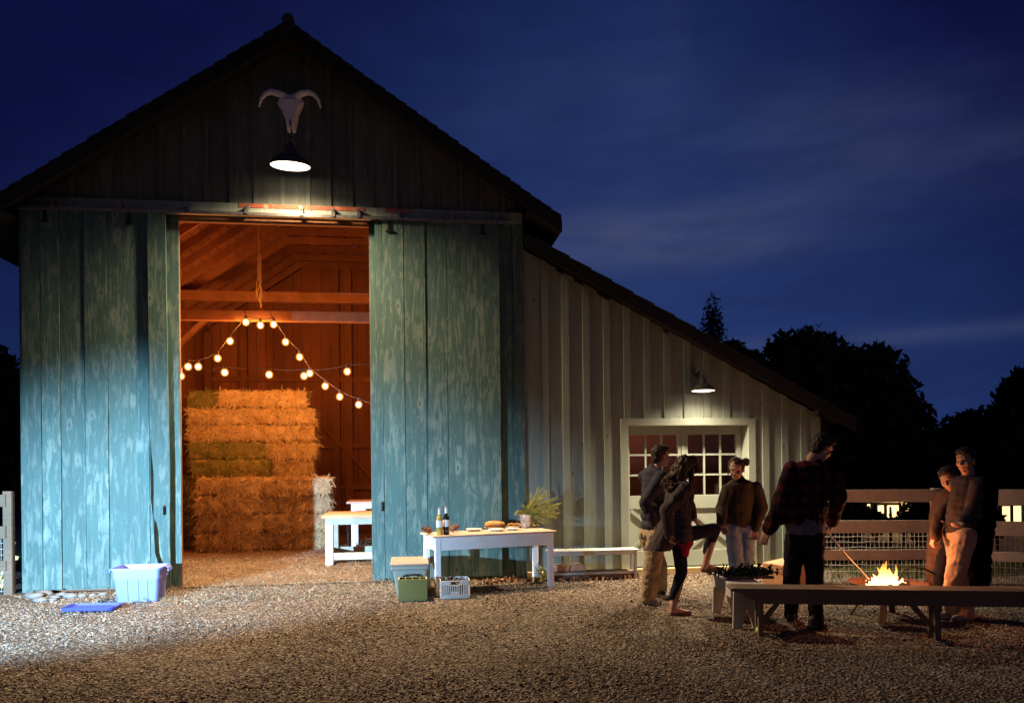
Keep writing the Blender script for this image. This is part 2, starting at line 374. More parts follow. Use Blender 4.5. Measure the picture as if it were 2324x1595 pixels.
MT['ball'] = m_plain('felt_ball', (0.55, 0.75, 0.15), 0.95, 0.1, 60, 0.3)
MT['skin'] = m_plain('skin', (0.50, 0.27, 0.19), 0.55, 0.08, 20, 0.1, 0.4)
MT['eye'] = m_plain('dark_eye', (0.13, 0.075, 0.055), 0.3)
MT['leaf'] = m_plain('tree_leaves', (0.035, 0.05, 0.022), 0.85, 0.4, 2)
MT['bark'] = m_plain('tree_bark', (0.07, 0.055, 0.04), 0.95, 0.3, 8, 0.5)
MT['housewall'] = m_plain('cream_render', (0.60, 0.52, 0.38), 0.85, 0.06, 3)
MT['litwin'] = m_emit('lit_window', (1.0, 0.70, 0.30), 1.9)

def m_hay(name, a, b):
    M = Mat(name, 0.9, 0.15); isl = M.island()
    g = M.noise(M.map((14, 14, 30)), 1.6, 6, 0.7, 1.5); big = M.noise(M.map((1,1,1)), 3.5, 4)
    c = M.mix(M.ramp(big, [(0.35, 0.0), (0.65, 1.0)]), mul3(a, 0.8), b)
    c = M.mix(0.62, c, M.ramp(g, [(0.25, 0.35), (0.7, 1.0)]), 'MULTIPLY')
    c = M.mix(0.55, c, M.ramp(isl, [(0, 0.35), (1, 1.0)]), 'MULTIPLY')
    M.color(c).bump(g, 1.0, 0.03); return M.m
MT['hay'] = m_hay('straw', (0.66, 0.44, 0.20), (0.82, 0.63, 0.36))
MT['greenhay'] = m_hay('green_hay', (0.24, 0.26, 0.06), (0.40, 0.34, 0.13))
def m_ground():
    M = Mat('gravel', 0.95, 0.15)
    wv = M.map((1,1,1)); d = M.n.new('ShaderNodeVectorMath'); d.operation = 'ADD'
    nn = M.n.new('ShaderNodeTexNoise'); nn.inputs['Scale'].default_value = 9; M.l.new(wv, nn.inputs[0])
    sc = M.n.new('ShaderNodeVectorMath'); sc.operation = 'SCALE'; sc.inputs['Scale'].default_value = 0.05; M.l.new(nn.outputs['Color'], sc.inputs[0])
    M.l.new(wv, d.inputs[0]); M.l.new(sc.outputs[0], d.inputs[1])
    cellc = M.vor(d.outputs[0], 38, 'F1', 'Color'); dist = M.vor(d.outputs[0], 38, 'F1', 'Distance')
    bw = M.n.new('ShaderNodeRGBToBW'); M.l.new(cellc, bw.inputs[0])
    c = M.ramp(bw.outputs[0], [(0.15, (0.10, 0.075, 0.055)), (0.45, (0.26, 0.20, 0.15)), (0.8, (0.46, 0.38, 0.30))])
    c = M.mix(M.ramp(dist, [(0.25, 0.0), (0.7, 0.85)]), c, (0.05, 0.038, 0.028))
    big = M.noise(wv, 0.7, 5, 0.6); c = M.mix(0.7, c, M.ramp(big, [(0.3, 0.55), (0.7, 1.0)]), 'MULTIPLY')
    # grass beyond the fence
    sx = M.n.new('ShaderNodeSeparateXYZ'); M.l.new(wv, sx.inputs[0])
    gm = M.math('GREATER_THAN', M.math('ADD', sx.outputs[0], M.math('MULTIPLY', sx.outputs[1], 1.2)), 4.9)
    gm = M.math('MULTIPLY', gm, M.math('GREATER_THAN', sx.outputs[1], -1.15))
    gm = M.math('MULTIPLY', gm, M.math('GREATER_THAN', sx.outputs[0], 6.0))
    far = M.math('GREATER_THAN', M.math('ADD', M.math('ABSOLUTE', sx.outputs[0]), M.math('MULTIPLY', M.math('ABSOLUTE', sx.outputs[1]), 0.0)), 11.0)
    gm = M.math('MAXIMUM', gm, far)
    gc = M.ramp(M.noise(wv, 25, 4), [(0.3, (0.035, 0.045, 0.015)), (0.7, (0.13, 0.12, 0.05))])
    c = M.mix(gm, c, gc)
    h = M.math('ADD', M.math('MULTIPLY', dist, -1.0), M.math('MULTIPLY', M.noise(wv, 14, 4), 0.8))
    M.color(c).bump(h, 1.0, 0.035); return M.m
MT['ground'] = m_ground()
def m_strawfloor():
    M = Mat('straw_floor', 0.95, 0.15)
    g = M.noise(M.map((1,1,1)), 34, 6, 0.7, 2.0); big = M.noise(M.map((1,1,1)), 1.6, 4)
    c = M.ramp(g, [(0.3, (0.08, 0.05, 0.03)), (0.55, (0.24, 0.16, 0.10)), (0.75, (0.50, 0.39, 0.28))])
    c = M.mix(0.6, c, M.ramp(big, [(0.3, 0.55), (0.7, 1.0)]), 'MULTIPLY')
    M.color(c).bump(g, 0.9, 0.02); return M.m
MT['strawfloor'] = m_strawfloor()
def m_chips(name, a, b, c_):
    M = Mat(name, 0.95, 0.15); isl = M.island()
    M.color(M.mix(0.7, M.ramp(isl, [(0.0, a), (0.55, b), (1.0, c_)]), M.ramp(M.noise(M.map((1,1,1)), 0.7, 5, 0.6), [(0.3, 0.55), (0.7, 1.0)]), 'MULTIPLY')); return M.m
MT['stones'] = m_chips('gravel_stones', (0.135, 0.095, 0.068), (0.275, 0.20, 0.145), (0.46, 0.36, 0.275))
MT['straws'] = m_chips('loose_straw', (0.10, 0.06, 0.03), (0.24, 0.165, 0.09), (0.52, 0.41, 0.27))
MT['dryleaf'] = m_chips('dry_leaves', (0.20, 0.09, 0.05), (0.38, 0.20, 0.11), (0.52, 0.32, 0.2))
MT['grass'] = m_chips('grass_blades', (0.03, 0.05, 0.015), (0.07, 0.085, 0.03), (0.14, 0.13, 0.055))
def m_pane():
    m = bpy.data.materials.new('window_glass'); m.use_nodes = True; t = m.node_tree; t.nodes.clear()
    o = t.nodes.new('ShaderNodeOutputMaterial'); mx = t.nodes.new('ShaderNodeMixShader'); a = t.nodes.new('ShaderNodeBsdfTransparent'); b = t.nodes.new('ShaderNodeBsdfGlossy')
    a.inputs[0].default_value = (0.75, 0.72, 0.70, 1); b.inputs[0].default_value = (0.9, 0.9, 0.9, 1); b.inputs['Roughness'].default_value = 0.06; mx.inputs[0].default_value = 0.03
    t.links.new(a.outputs[0], mx.inputs[1]); t.links.new(b.outputs[0], mx.inputs[2]); t.links.new(mx.outputs[0], o.inputs[0]); return m
MT['pane'] = m_pane()
def m_globe():
    m = bpy.data.materials.new('halo_glass'); m.use_nodes = True; t = m.node_tree; t.nodes.clear()
    o = t.nodes.new('ShaderNodeOutputMaterial'); mx = t.nodes.new('ShaderNodeMixShader'); a = t.nodes.new('ShaderNodeBsdfTransparent'); b = t.nodes.new('ShaderNodeEmission')
    b.inputs[0].default_value = (1.0, 0.34, 0.05, 1); b.inputs[1].default_value = 1.9; mx.inputs[0].default_value = 0.42  # shell glows orange in place of the halo around the bulb
    t.links.new(a.outputs[0], mx.inputs[1]); t.links.new(b.outputs[0], mx.inputs[2]); t.links.new(mx.outputs[0], o.inputs[0]); return m
MT['globe'] = m_globe()
def m_flame():
    m = bpy.data.materials.new('flame'); m.use_nodes = True; t = m.node_tree; t.nodes.clear()
    o = t.nodes.new('ShaderNodeOutputMaterial'); em = t.nodes.new('ShaderNodeEmission'); tr = t.nodes.new('ShaderNodeBsdfTransparent'); mx = t.nodes.new('ShaderNodeMixShader')
    tcn = t.nodes.new('ShaderNodeTexCoord'); sp = t.nodes.new('ShaderNodeSeparateXYZ'); t.links.new(tcn.outputs['Object'], sp.inputs[0])
    mr = t.nodes.new('ShaderNodeMapRange'); mr.inputs[1].default_value = 0.36; mr.inputs[2].default_value = 0.64; t.links.new(sp.outputs[2], mr.inputs[0])
    rp = t.nodes.new('ShaderNodeValToRGB'); el = rp.color_ramp.elements; el[0].position = 0; el[0].color = (1, 0.66, 0.28, 1); el[1].position = 1; el[1].color = (1.0, 0.16, 0.02, 1); e = el.new(0.45); e.color = (1, 0.36, 0.06, 1)
    t.links.new(mr.outputs[0], rp.inputs[0]); t.links.new(rp.outputs[0], em.inputs[0])
    st = t.nodes.new('ShaderNodeMapRange'); st.inputs[3].default_value = 4.5; st.inputs[4].default_value = 0.9; t.links.new(mr.outputs[0], st.inputs[0]); t.links.new(st.outputs[0], em.inputs[1])
    op = t.nodes.new('ShaderNodeMapRange'); op.inputs[3].default_value = 0.80; op.inputs[4].default_value = 0.35; t.links.new(mr.outputs[0], op.inputs[0])
    t.links.new(op.outputs[0], mx.inputs[0]); t.links.new(tr.outputs[0], mx.inputs[1]); t.links.new(em.outputs[0], mx.inputs[2]); t.links.new(mx.outputs[0], o.inputs[0]); return m
MT['flame'] = m_flame()

# ------------------------------------------------------------------ ground
def sstep(a, b, x):
    t = min(1, max(0, (x-a)/(b-a))); return t*t*(3-2*t)
def ground_z(x, y):
    # the yard is level; beyond the right-hand fence the land drops to the neighbour's house
    s = (x-6.0)*0.75+(y+1.5)*0.66
    return -2.0*sstep(4.5, 12.0, s)*sstep(6.5, 9.5, x)
def make_ground():
    xs = np.concatenate([np.linspace(-900, -40, 14), np.linspace(-36, 44, 101), np.linspace(60, 900, 14)])
    ys = np.concatenate([np.linspace(-300, -20, 8), np.linspace(-16, 48, 81), np.linspace(60, 1200, 14)])
    vs = []; fs = []
    for y in ys:
        for x in xs:
            z = ground_z(x, y)
            if -12 < x < 14 and -9 < y < -0.6: z += 0.012*noise.noise((x*0.9, y*0.9, 0))
            vs.append((x, y, z))
    n = len(xs)
    for j in range(len(ys)-1):
        for i in range(n-1): fs.append((j*n+i, j*n+i+1, (j+1)*n+i+1, (j+1)*n+i))
    m = bpy.data.meshes.new('ground'); m.from_pydata(vs, [], fs); m.materials.append(MT['ground']); o = bpy.data.objects.new('ground', m); C.objects.link(o)
    for p in m.polygons: p.use_smooth = True
    tag(o, kind='structure')
make_ground()
def scatter_mesh(name, pts, base_v, base_f, sizes, mat, flat=0.6, tilt=1.0):
    n = len(pts); bv = np.array(base_v, float); k = len(bv)
    a = rng.uniform(0, 2*np.pi, (n, 3)); a[:, :2] *= tilt
    ca, sa = np.cos(a), np.sin(a)
    V = np.repeat(bv[None], n, 0)*(1+rng.uniform(-0.35, 0.35, (n, k, 3)))*sizes[:, None, :]
    x, y, z = V[..., 0], V[..., 1], V[..., 2]
    y, z = y*ca[:, None, 0]-z*sa[:, None, 0], y*sa[:, None, 0]+z*ca[:, None, 0]
    x, z = x*ca[:, None, 1]-z*sa[:, None, 1], x*sa[:, None, 1]+z*ca[:, None, 1]
    x, y = x*ca[:, None, 2]-y*sa[:, None, 2], x*sa[:, None, 2]+y*ca[:, None, 2]
    V = np.stack([x, y, z], -1)+np.array(pts)[:, None, :]
    Fa = (np.array(base_f)[None]+(np.arange(n)*k)[:, None, None]).reshape(-1, len(base_f[0]))
    m = bpy.data.meshes.new(name); m.from_pydata(V.reshape(-1, 3).tolist(), [], Fa.tolist()); m.materials.append(mat); m.update()
    o = bpy.data.objects.new(name, m); C.objects.link(o); return o
OCT_V = [(1,0,0),(-1,0,0),(0,1,0),(0,-1,0),(0,0,1),(0,0,-1)]
OCT_F = [(0,2,4),(2,1,4),(1,3,4),(3,0,4),(2,0,5),(1,2,5),(3,1,5),(0,3,5)]
def gravel_pts(n):
    out = []
    while len(out) < n:
        d = 4.6+6.6*rng.random()**0.85; lat = (rng.random()*2-1)*(d*0.70+0.4)
        p = Vector((0, CAMY, 0))+CAMD*d+CAMX*lat
        if p.y > -0.17 and p.x < 5.9: continue
        if p.x > 5.4 and p.y > -1.2: continue
        if p.x < -5.0 and p.y > -0.6: continue
        if noise.noise((p.x*0.45+3, p.y*0.9, 5))+0.5*noise.noise((p.x*1.7, p.y*1.7, 1)) > 0.22 and rng.random() < 0.75: continue
        out.append((p.x, p.y, 0.002+0.012*noise.noise((p.x*0.9, p.y*0.9, 0))))
    return out
pts = gravel_pts(62000)
sz = rng.uniform(0.004, 0.0165, (len(pts), 1))*np.concatenate([rng.uniform(0.8, 1.5, (len(pts), 1)), rng.uniform(0.6, 1.1, (len(pts), 1)), rng.uniform(0.35, 0.7, (len(pts), 1))], 1)
tag(scatter_mesh('gravel', pts, OCT_V, OCT_F, sz, MT['stones'], tilt=0.12), 'loose pale brown gravel and chips covering the yard', 'gravel', kind='stuff')
# ------------------------------------------------------------------ barn
XL, XR, XA = -4.82, 1.575, -1.46          # wall ends, ridge
AP = 7.22; SL = 0.676                      # ridge height (roof top), slope
DEPTH = 8.6
def roof_z(x): return AP-SL*abs(x-XA)
barn = thing('barn', (XA, 0, 0), 'tall gabled barn with teal sliding doors wide open and a grey lean-to on its right', 'barn')
DT = 4.83                                  # top of the sliding doors
def boards(mb, x0, x1, zf0, zf1, y, w, gap=0.006, th=0.022, jit=0.004, batten=None, lap=True):
    x = x0
    while x < x1-0.01:
        ww = w*random.uniform(0.86, 1.14); xe = min(x1, x+ww)
        if x1-xe < 0.05: xe = x1
        j = random.uniform(-jit, jit); a, b = x+gap/2, xe-gap/2
        z0a, z0b, z1a, z1b = zf0(a), zf0(b), zf1(a), zf1(b)
        if max(z1a-z0a, z1b-z0b) > 0.02:
            yf = y-th+j
            mb.hexa([(a, yf, z0a), (b, yf, z0b), (b, y, z0b), (a, y, z0a)], [(a, yf, z1a), (b, yf, z1b), (b, y, z1b), (a, y, z1a)])
            if batten and xe < x1-0.06:
                bw, bt = batten; u0, u1 = xe-bw/2, xe+bw/2; yb = y-th-jit-bt
                mb.hexa([(u0, yb, zf0(u0)), (u1, yb, zf0(u1)), (u1, y-th-jit, zf0(u1)), (u0, y-th-jit, zf0(u0))], [(u0, yb, zf1(u0)), (u1, yb, zf1(u1)), (u1, y-th-jit, zf1(u1)), (u0, y-th-jit, zf1(u0))])
        x = xe
cst = lambda v: (lambda x: v)
OX0, OX1 = -2.93, -0.50                    # wall opening behind the door leaves
# gable siding above the track
g = MB(); boards(g, XL, XR, cst(4.90), lambda x: roof_z(x)-0.074, 0.0, 0.30, 0.007, 0.022, 0.005, (0.055, 0.018))
g.build('gable_siding', MT['gable'], barn)
s = MB(); boards(s, XL, OX0, cst(0.02), cst(4.896), 0.0, 0.24); boards(s, OX1, XR-0.14, cst(0.02), cst(4.896), 0.0, 0.24, batten=(0.05, 0.015))
s.build('front_siding', MT['teal'], barn)
for x0_, x1_, y0_ in ((XR-0.14, XR+0.012, -0.05), (XL-0.03, XL+0.10, -0.045)):
    c = MB(); c.box((x0_, y0_, 0.0), (x1_, 0.0, 4.88)); c.build('corner_board', MT['teal'], barn, bevel=0.004)
b = MB()
for x0, x1 in ((XL, OX0), (OX1, XR)): b.box((x0, 0.002, 0.0), (x1, 0.03, 4.9))
b.prism([(XL, 0.002, 4.9), (XR, 0.002, 4.9), (XR, 0.002, roof_z(XR)-0.0705), (XA, 0.002, AP-0.0705), (XL, 0.002, roof_z(XL)-0.0705)], (0, 0.03, 0))
b.build('front_lining', MT['inside'], barn)
# side and back walls
for xx in (XL+0.03, XR-0.03):
    sw = MB()
    for i in range(36):
        y0 = 0.035+i*(DEPTH-0.035)/36; y1 = y0+(DEPTH-0.035)/36-0.006
        sw.box((xx-0.015+random.uniform(-.003,.003), y0, 0), (xx+0.015, y1, roof_z(xx+0.02)-0.072))
    sw.build('side_wall', MT['inside'], barn)
# outer skin of the left side
sk = MB(); sk.box((XL-0.012, 0.0, 0), (XL+0.01, DEPTH, roof_z(XL)-0.18)); sk.build('side_siding', MT['teal'], barn)
bw = MB(); x = XL+0.05
while x < XR-0.05:
    w = random.uniform(0.16, 0.26); xe = min(x+w, XR-0.05)
    bw.hexa([(x, DEPTH-0.03+random.uniform(-.008,.008), 0), (xe-0.008, DEPTH-0.03, 0), (xe-0.008, DEPTH, 0), (x, DEPTH, 0)], [(x, DEPTH-0.03+random.uniform(-.008,.008), roof_z(x)-0.18), (xe-0.008, DEPTH-0.03, roof_z(xe)-0.18), (xe-0.008, DEPTH, roof_z(xe)-0.18), (x, DEPTH, roof_z(x)-0.18)])
    x = xe
bw.build('back_wall', MT['inside'], barn)
bk = MB(); bk.prism([(XL, DEPTH+0.02, 0), (XR, DEPTH+0.02, 0), (XR, DEPTH+0.02, roof_z(XR)-0.18), (XA, DEPTH+0.02, AP-0.18), (XL, DEPTH+0.02, roof_z(XL)-0.18)], (0, 0.03, 0)); bk.build('back_siding', MT['gable'], barn)
# roof slopes, with courses of shingle and a ridge cap
RF = -0.46; LE, RE = -5.36, 2.04
for sgn, xe in ((-1, LE), (1, RE)):
    r = MB(); ze = roof_z(xe); n = 26
    for i in range(n):
        t0, t1 = i/n, (i+1)/n
        xa, xb = XA+(xe-XA)*t0, XA+(xe-XA)*t1
        za, zb = roof_z(xa)-0.012, roof_z(xb)+0.006
        jj = random.uniform(-0.012, 0.012)
        r.hexa([(xa, RF+jj, za-0.03), (xb, RF+jj, zb-0.035), (xb, DEPTH+0.4, zb-0.035), (xa, DEPTH+0.4, za-0.03)], [(xa, RF+jj, za), (xb, RF+jj, zb), (xb, DEPTH+0.4, zb), (xa, DEPTH+0.4, za)])
    ro = r.build('roof', MT['roof'], barn)
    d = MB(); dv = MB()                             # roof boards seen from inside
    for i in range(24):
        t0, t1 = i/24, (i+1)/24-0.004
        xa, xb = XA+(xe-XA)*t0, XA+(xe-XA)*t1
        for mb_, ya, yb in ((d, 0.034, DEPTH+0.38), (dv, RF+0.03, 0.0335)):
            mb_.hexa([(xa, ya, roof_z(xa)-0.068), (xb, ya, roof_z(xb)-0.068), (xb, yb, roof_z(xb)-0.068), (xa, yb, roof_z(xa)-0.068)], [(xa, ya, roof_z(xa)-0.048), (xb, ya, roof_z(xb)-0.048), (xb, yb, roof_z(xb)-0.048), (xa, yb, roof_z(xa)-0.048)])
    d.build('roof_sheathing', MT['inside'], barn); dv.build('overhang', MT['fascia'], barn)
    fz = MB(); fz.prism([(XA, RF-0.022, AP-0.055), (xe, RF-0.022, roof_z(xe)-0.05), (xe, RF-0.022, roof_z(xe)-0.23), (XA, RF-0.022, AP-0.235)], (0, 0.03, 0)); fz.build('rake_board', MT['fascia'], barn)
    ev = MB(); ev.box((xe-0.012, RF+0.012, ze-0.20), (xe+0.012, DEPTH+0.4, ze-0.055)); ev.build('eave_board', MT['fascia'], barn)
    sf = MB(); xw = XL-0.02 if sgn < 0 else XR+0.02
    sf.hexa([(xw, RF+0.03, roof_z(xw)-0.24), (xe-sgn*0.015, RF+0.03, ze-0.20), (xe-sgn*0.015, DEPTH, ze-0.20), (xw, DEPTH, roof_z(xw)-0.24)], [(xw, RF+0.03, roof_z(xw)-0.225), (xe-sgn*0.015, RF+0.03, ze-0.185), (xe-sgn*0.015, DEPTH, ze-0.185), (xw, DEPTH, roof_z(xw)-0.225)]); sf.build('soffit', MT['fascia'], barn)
rc = MB(); rc.tube([(XA, RF-0.01, AP+0.0), (XA, DEPTH+0.4, AP+0.0)], 0.075, 10); rc.build('ridge_cap', MT['roof'], barn)
# rafter pairs with collar ties
RZ = 0.068
for i in range(13):
    y = 0.35+i*0.66
    for sgn, xw in ((-1, XL+0.06), (1, XR-0.06)):
        q = MB(); q.hexa([(XA+sgn*0.02, y, AP-RZ-0.17), (xw, y, roof_z(xw)-RZ-0.17), (xw, y+0.05, roof_z(xw)-RZ-0.17), (XA+sgn*0.02, y+0.05, AP-RZ-0.17)], [(XA+sgn*0.02, y, AP-RZ-0.004), (xw, y, roof_z(xw)-RZ-0.004), (xw, y+0.05, roof_z(xw)-RZ-0.004), (XA+sgn*0.02, y+0.05, AP-RZ-0.004)]); q.build('rafter', MT['beam'], barn)
    if i > 3:
        zc = 6.28; hw = (AP-zc-0.12)/SL
        q = MB(); q.box((XA-hw, y-0.034, zc), (XA+hw, y-0.004, zc+0.15)); q.build('collar_tie', MT['beam'], barn)
for yb, zb, wd, hh in ((3.3, B(620, 728, 3.3).z, 0.14, 0.18), (5.3, B(620, 683, 5.3).z, 0.16, 0.19)):
    q = MB(); q.box((XL+0.05, yb, zb), (XR-0.05, yb+wd, zb+hh)); q.build('tie_beam', MT['beam'], barn, bevel=0.008)
for sx, xw in ((1, XL+0.12), (-1, XR-0.12)):
    for yb in (3.3, 5.3):
        q = MB(); q.bar((xw, yb+0.08, 3.75), (xw+sx*0.85, yb+0.08, 4.58), 0.09, 0.12, (0, 1, 0)); q.build('knee_brace', MT['beam'], barn)
    q = MB(); q.box((xw-0.09, 0.04, 4.80), (xw+0.09, DEPTH-0.05, 4.98)); q.build('wall_plate', MT['beam'], barn)
for xw, yb in ((XL+0.14, 3.3), (XL+0.14, 5.3), (XR-0.14, 3.3), (XR-0.14, 5.3), (XL+0.14, DEPTH-0.16), (XL+0.95, DEPTH-0.16), (-1.72, DEPTH-0.16), (XR-0.14, DEPTH-0.16)):
    q = MB(); q.box((xw-0.085, yb, 0), (xw+0.085, yb+0.11, 4.55 if yb < 6 else roof_z(xw)-0.3)); q.build('post', MT['beam'], barn, bevel=0.006)
# inner post seen right of the stack, girts and braces on the back wall
pq = B(789, 740, DEPTH-0.2).x
q = MB(); q.box((pq-0.09, DEPTH-0.19, 0), (pq+0.09, DEPTH-0.05, roof_z(pq)-0.24)); q.build('post', MT['beam'], barn, bevel=0.006)
for zg in (1.0, 2.0, 3.6):
    q = MB(); q.box((XL+0.1, DEPTH-0.13, zg), (XR-0.1, DEPTH-0.06, zg+0.12)); q.build('girt', MT['beam'], barn)
q = MB(); q.bar((-2.2, DEPTH-0.20, 2.7), (-0.9, DEPTH-0.20, 1.3), 0.05, 0.14, (0, 1, 0)); q.build('wall_brace', MT['beam'], barn)
# header, track and lintel
q = MB(); q.box((XL-0.02, -0.075, 4.86), (XR, -0.026, 5.00)); q.build('track_board', MT['rail'], barn, bevel=0.005)
q = MB(); q.box((-2.16, -0.082, 4.945), (-0.55, -0.0765, 4.995)); q.box((-0.28, -0.082, 4.945), (0.05, -0.0765, 4.992)); q.build('rusty_strip', MT['rust'], barn)
q = MB(); q.box((XL, -0.16, 4.815), (XR-0.2, -0.078, 4.862)); q.build('track', MT['steel'], barn, bevel=0.006)
for x in (-2.75, -2.05, -1.36, -0.95, -0.62, -0.1, 0.6, 1.2, -3.6, -4.4):
    q = MB(); q.box((x-0.022, -0.17, 4.835), (x+0.022, -0.0765, 4.95)); q.tube([(x, -0.172, 4.92), (x, -0.18, 4.92)], 0.012, 8); q.build('track_bracket', MT['steel'], barn)
q = MB(); q.box((OX0, -0.02, 4.76), (OX1, 0.05, 4.896)); q.build('lintel', MT['beam'], barn)
# sliding doors: boards of one leaf, handle hole, hangers
def door(x0, x1, ws, y0):
    mb = MB(); x = x0
    for k, w in enumerate(ws):
        xe = x1 if k == len(ws)-1 else x+w
        bot = 0.05+random.uniform(-0.012, 0.012); j = random.uniform(-0.006, 0.006)
        n = 14; L = []; Rr = []
        for i in range(n+1):                 # slightly wavy long edges
            z = bot+(DT-bot)*i/n
            L.append((x+0.004+0.004*noise.noise((x*9, z*2.2, 1)), z)); Rr.append((xe-0.004+0.004*noise.noise((xe*9+5, z*2.2, 2)), z))
        pts = [(a, y0-0.03+j, z) for a, z in L]+[(a, y0-0.03+j, z) for a, z in Rr[::-1]]
        mb.prism(pts, (0, 0.028, 0)); x = xe
    return mb
ld = door(-4.79, -3.285, (0.225, 0.225, 0.29, 0.275, 0.27), -0.09)
# last board, warped and broken near the ground, stands a little proud of the rest
bz = [(-3.275, 4.83), (-3.270, 2.0), (-3.225, 1.45), (-3.235, 0.95), (-3.190, 0.83), (-3.155, 0.62), (-3.125, 0.35), (-3.145, 0.22), (-3.120, 0.045), (-3.035, 0.03), (-3.042, 0.6), (-3.032, 1.5), (-3.048, 3.0), (-3.055, 4.83)]
ld.prism([(a, -0.15, z) for a, z in bz], (0, 0.03, 0))
ld.prism([(-3.275, -0.121, 4.83), (-3.275, -0.121, 1.15), (-3.245, -0.121, 0.9), (-3.230, -0.121, 0.48), (-3.180, -0.121, 0.30), (-3.185, -0.121, 0.05), (-3.280, -0.121, 0.05), (-3.282, -0.121, 4.83)], (0, 0.027, 0))
ldo = ld.build('sliding_door', MT['teal'], barn)
rd = door(-0.425, 1.245, (0.10, 0.285, 0.285, 0.285, 0.285), -0.09)
rdo = rd.build('sliding_door', MT['teal'], barn)
bt = MB()
for x0, x1 in ((-4.76, -3.24), (-0.40, 1.22)):
    for z in (0.5, 2.4, 4.3): bt.box((x0, -0.088, z), (x1, -0.062, z+0.14))
bt.build('door_ledger', MT['teal'], barn)
for xh, par, zz in ((-3.10, ldo, 1.02), (-0.355, rdo, 1.02)):
    h = MB(); h.tube([(xh, -0.158 if par is ldo else -0.125, zz-0.055), (xh, -0.185 if par is ldo else -0.15, zz-0.04), (xh, -0.185 if par is ldo else -0.15, zz+0.04), (xh, -0.158 if par is ldo else -0.125, zz+0.055)], 0.011, 8); h.box((xh-0.02, -0.156 if par is ldo else -0.126, zz-0.06), (xh+0.02, -0.1505 if par is ldo else -0.1195, zz+0.06))
    h.build('door_handle', MT['iron'], par)
for xh, par in ((-4.5, ldo), (-3.5, ldo), (-0.22, rdo), (1.02, rdo)):
    h = MB(); h.box((xh-0.025, -0.132, 4.68), (xh+0.025, -0.127, 4.835)); h.box((xh-0.05, -0.14, 4.66), (xh+0.05, -0.1275, 4.685)); h.build('door_hanger', MT['iron'], par)
# barn floor
fl = MB(); nX, nY = 40, 60
vs = [(XL+0.05+(XR-XL-0.1)*i/nX, -0.03+(DEPTH-0.05)*j/nY, 0.012+0.02*abs(noise.noise((i*0.45, j*0.45, 3)))*min(1, j/4)) for j in range(nY+1) for i in range(nX+1)]
fl.add(vs, [(j*(nX+1)+i, j*(nX+1)+i+1, (j+1)*(nX+1)+i+1, (j+1)*(nX+1)+i) for j in range(nY) for i in range(nX)])
tag(fl.build('floor', MT['strawfloor'], smooth=True), kind='structure')
n = 9000; pp = np.stack([rng.uniform(-3.6, 0.9, n), rng.uniform(-0.35, 6.5, n), np.full(n, 0.026)], 1)
pp[:1400, 1] = rng.uniform(-1.3, 0.2, 1400)
szs = np.stack([rng.uniform(0.03, 0.09, n), np.full(n, 0.003), np.full(n, 0.003)], 1)
tag(scatter_mesh('straw', pp.tolist(), OCT_V, OCT_F, szs, MT['straws'], tilt=0.18), 'loose straw strewn over the barn floor and doorway', 'straw', kind='stuff')

# ------------------------------------------------------------------ lean-to (part of the same barn)
LX0, LX1 = XR+0.012, 5.90
def lt_top(x): return 4.56-0.530*(x-1.80)            # top of roof at the rake
LT = lambda x: lt_top(x)-0.155
FX0, FX1, FZ = 2.94, 4.93, 2.185                      # outside of the door trim
RX0, RX1, RZ1 = 3.05, 4.82, 2.085                     # recess
def siding(x0, x1, zf0):
    boards(lw, x0, x1, zf0, LT, 0.02, 0.292, 0.003, 0.02, 0.002)
lw = MB()
def slit_top(x):                                      # small gaps under the roof where light leaks out
    for gx, gw in ((2.10, 0.10), (2.37, 0.14), (2.72, 0.20), (3.62, 0.08)):
        if abs(x-gx) < gw/2: return LT(x)-0.035
    return LT(x)-0.002
xs_ = [LX0]
while xs_[-1] < LX1-0.01: xs_.append(min(LX1, xs_[-1]+0.2915))
for a, b_ in zip(xs_[:-1], xs_[1:]):
    sub = [a+0.0015]+[q_ for gx, gw in ((2.10, 0.10), (2.37, 0.14), (2.72, 0.20), (3.62, 0.08)) for q_ in (gx-gw/2, gx+gw/2) if a+0.01 < q_ < b_-0.01]+[b_-0.0015]
    if FX0 < a+0.1 and b_-0.1 < FX1:
        zlo = FZ-0.03
    else: zlo = 0.03
    if a < FX0 < b_ and zlo < 1: sub_lo = lambda xm: 0.03
    for u0, u1 in zip(sub[:-1], sub[1:]):
        cuts = [u0]+[q_ for q_ in (FX0+0.02, FX1-0.02) if u0 < q_ < u1]+[u1]
        for w0, w1 in zip(cuts[:-1], cuts[1:]):
            mid = (w0+w1)/2; lo = FZ-0.03 if FX0+0.02 < mid < FX1-0.02 else 0.03
            off = slit_top(mid)-LT(mid)
            lw.hexa([(w0, 0.0, lo), (w1, 0.0, lo), (w1, 0.022, lo), (w0, 0.022, lo)], [(w0, 0.0, LT(w0)+off), (w1, 0.0, LT(w1)+off), (w1, 0.022, LT(w1)+off), (w0, 0.022, LT(w0)+off)])
    if b_ < LX1-0.03:
        u0, u1 = b_-0.048, b_+0.048
        if any(abs(b_-gx) < gw/2+0.06 for gx, gw in ((2.10, 0.10), (2.37, 0.14), (2.72, 0.20), (3.62, 0.08))): tp = 0.06
        else: tp = 0.002
        lo = FZ+0.001 if FX0-0.05 < b_ < FX1+0.05 else 0.03
        lw.hexa([(u0, -0.026, lo), (u1, -0.026, lo), (u1, -0.0015, lo), (u0, -0.0015, lo)], [(u0, -0.026, LT(u0)-tp), (u1, -0.026, LT(u1)-tp), (u1, -0.0015, LT(u1)-tp), (u0, -0.0015, LT(u0)-tp)])
lw.box((LX1-0.11, -0.028, 0.03), (LX1+0.02, -0.0015, LT(LX1)-0.03))
lw.build('lean_to_siding', MT['sage'], barn)
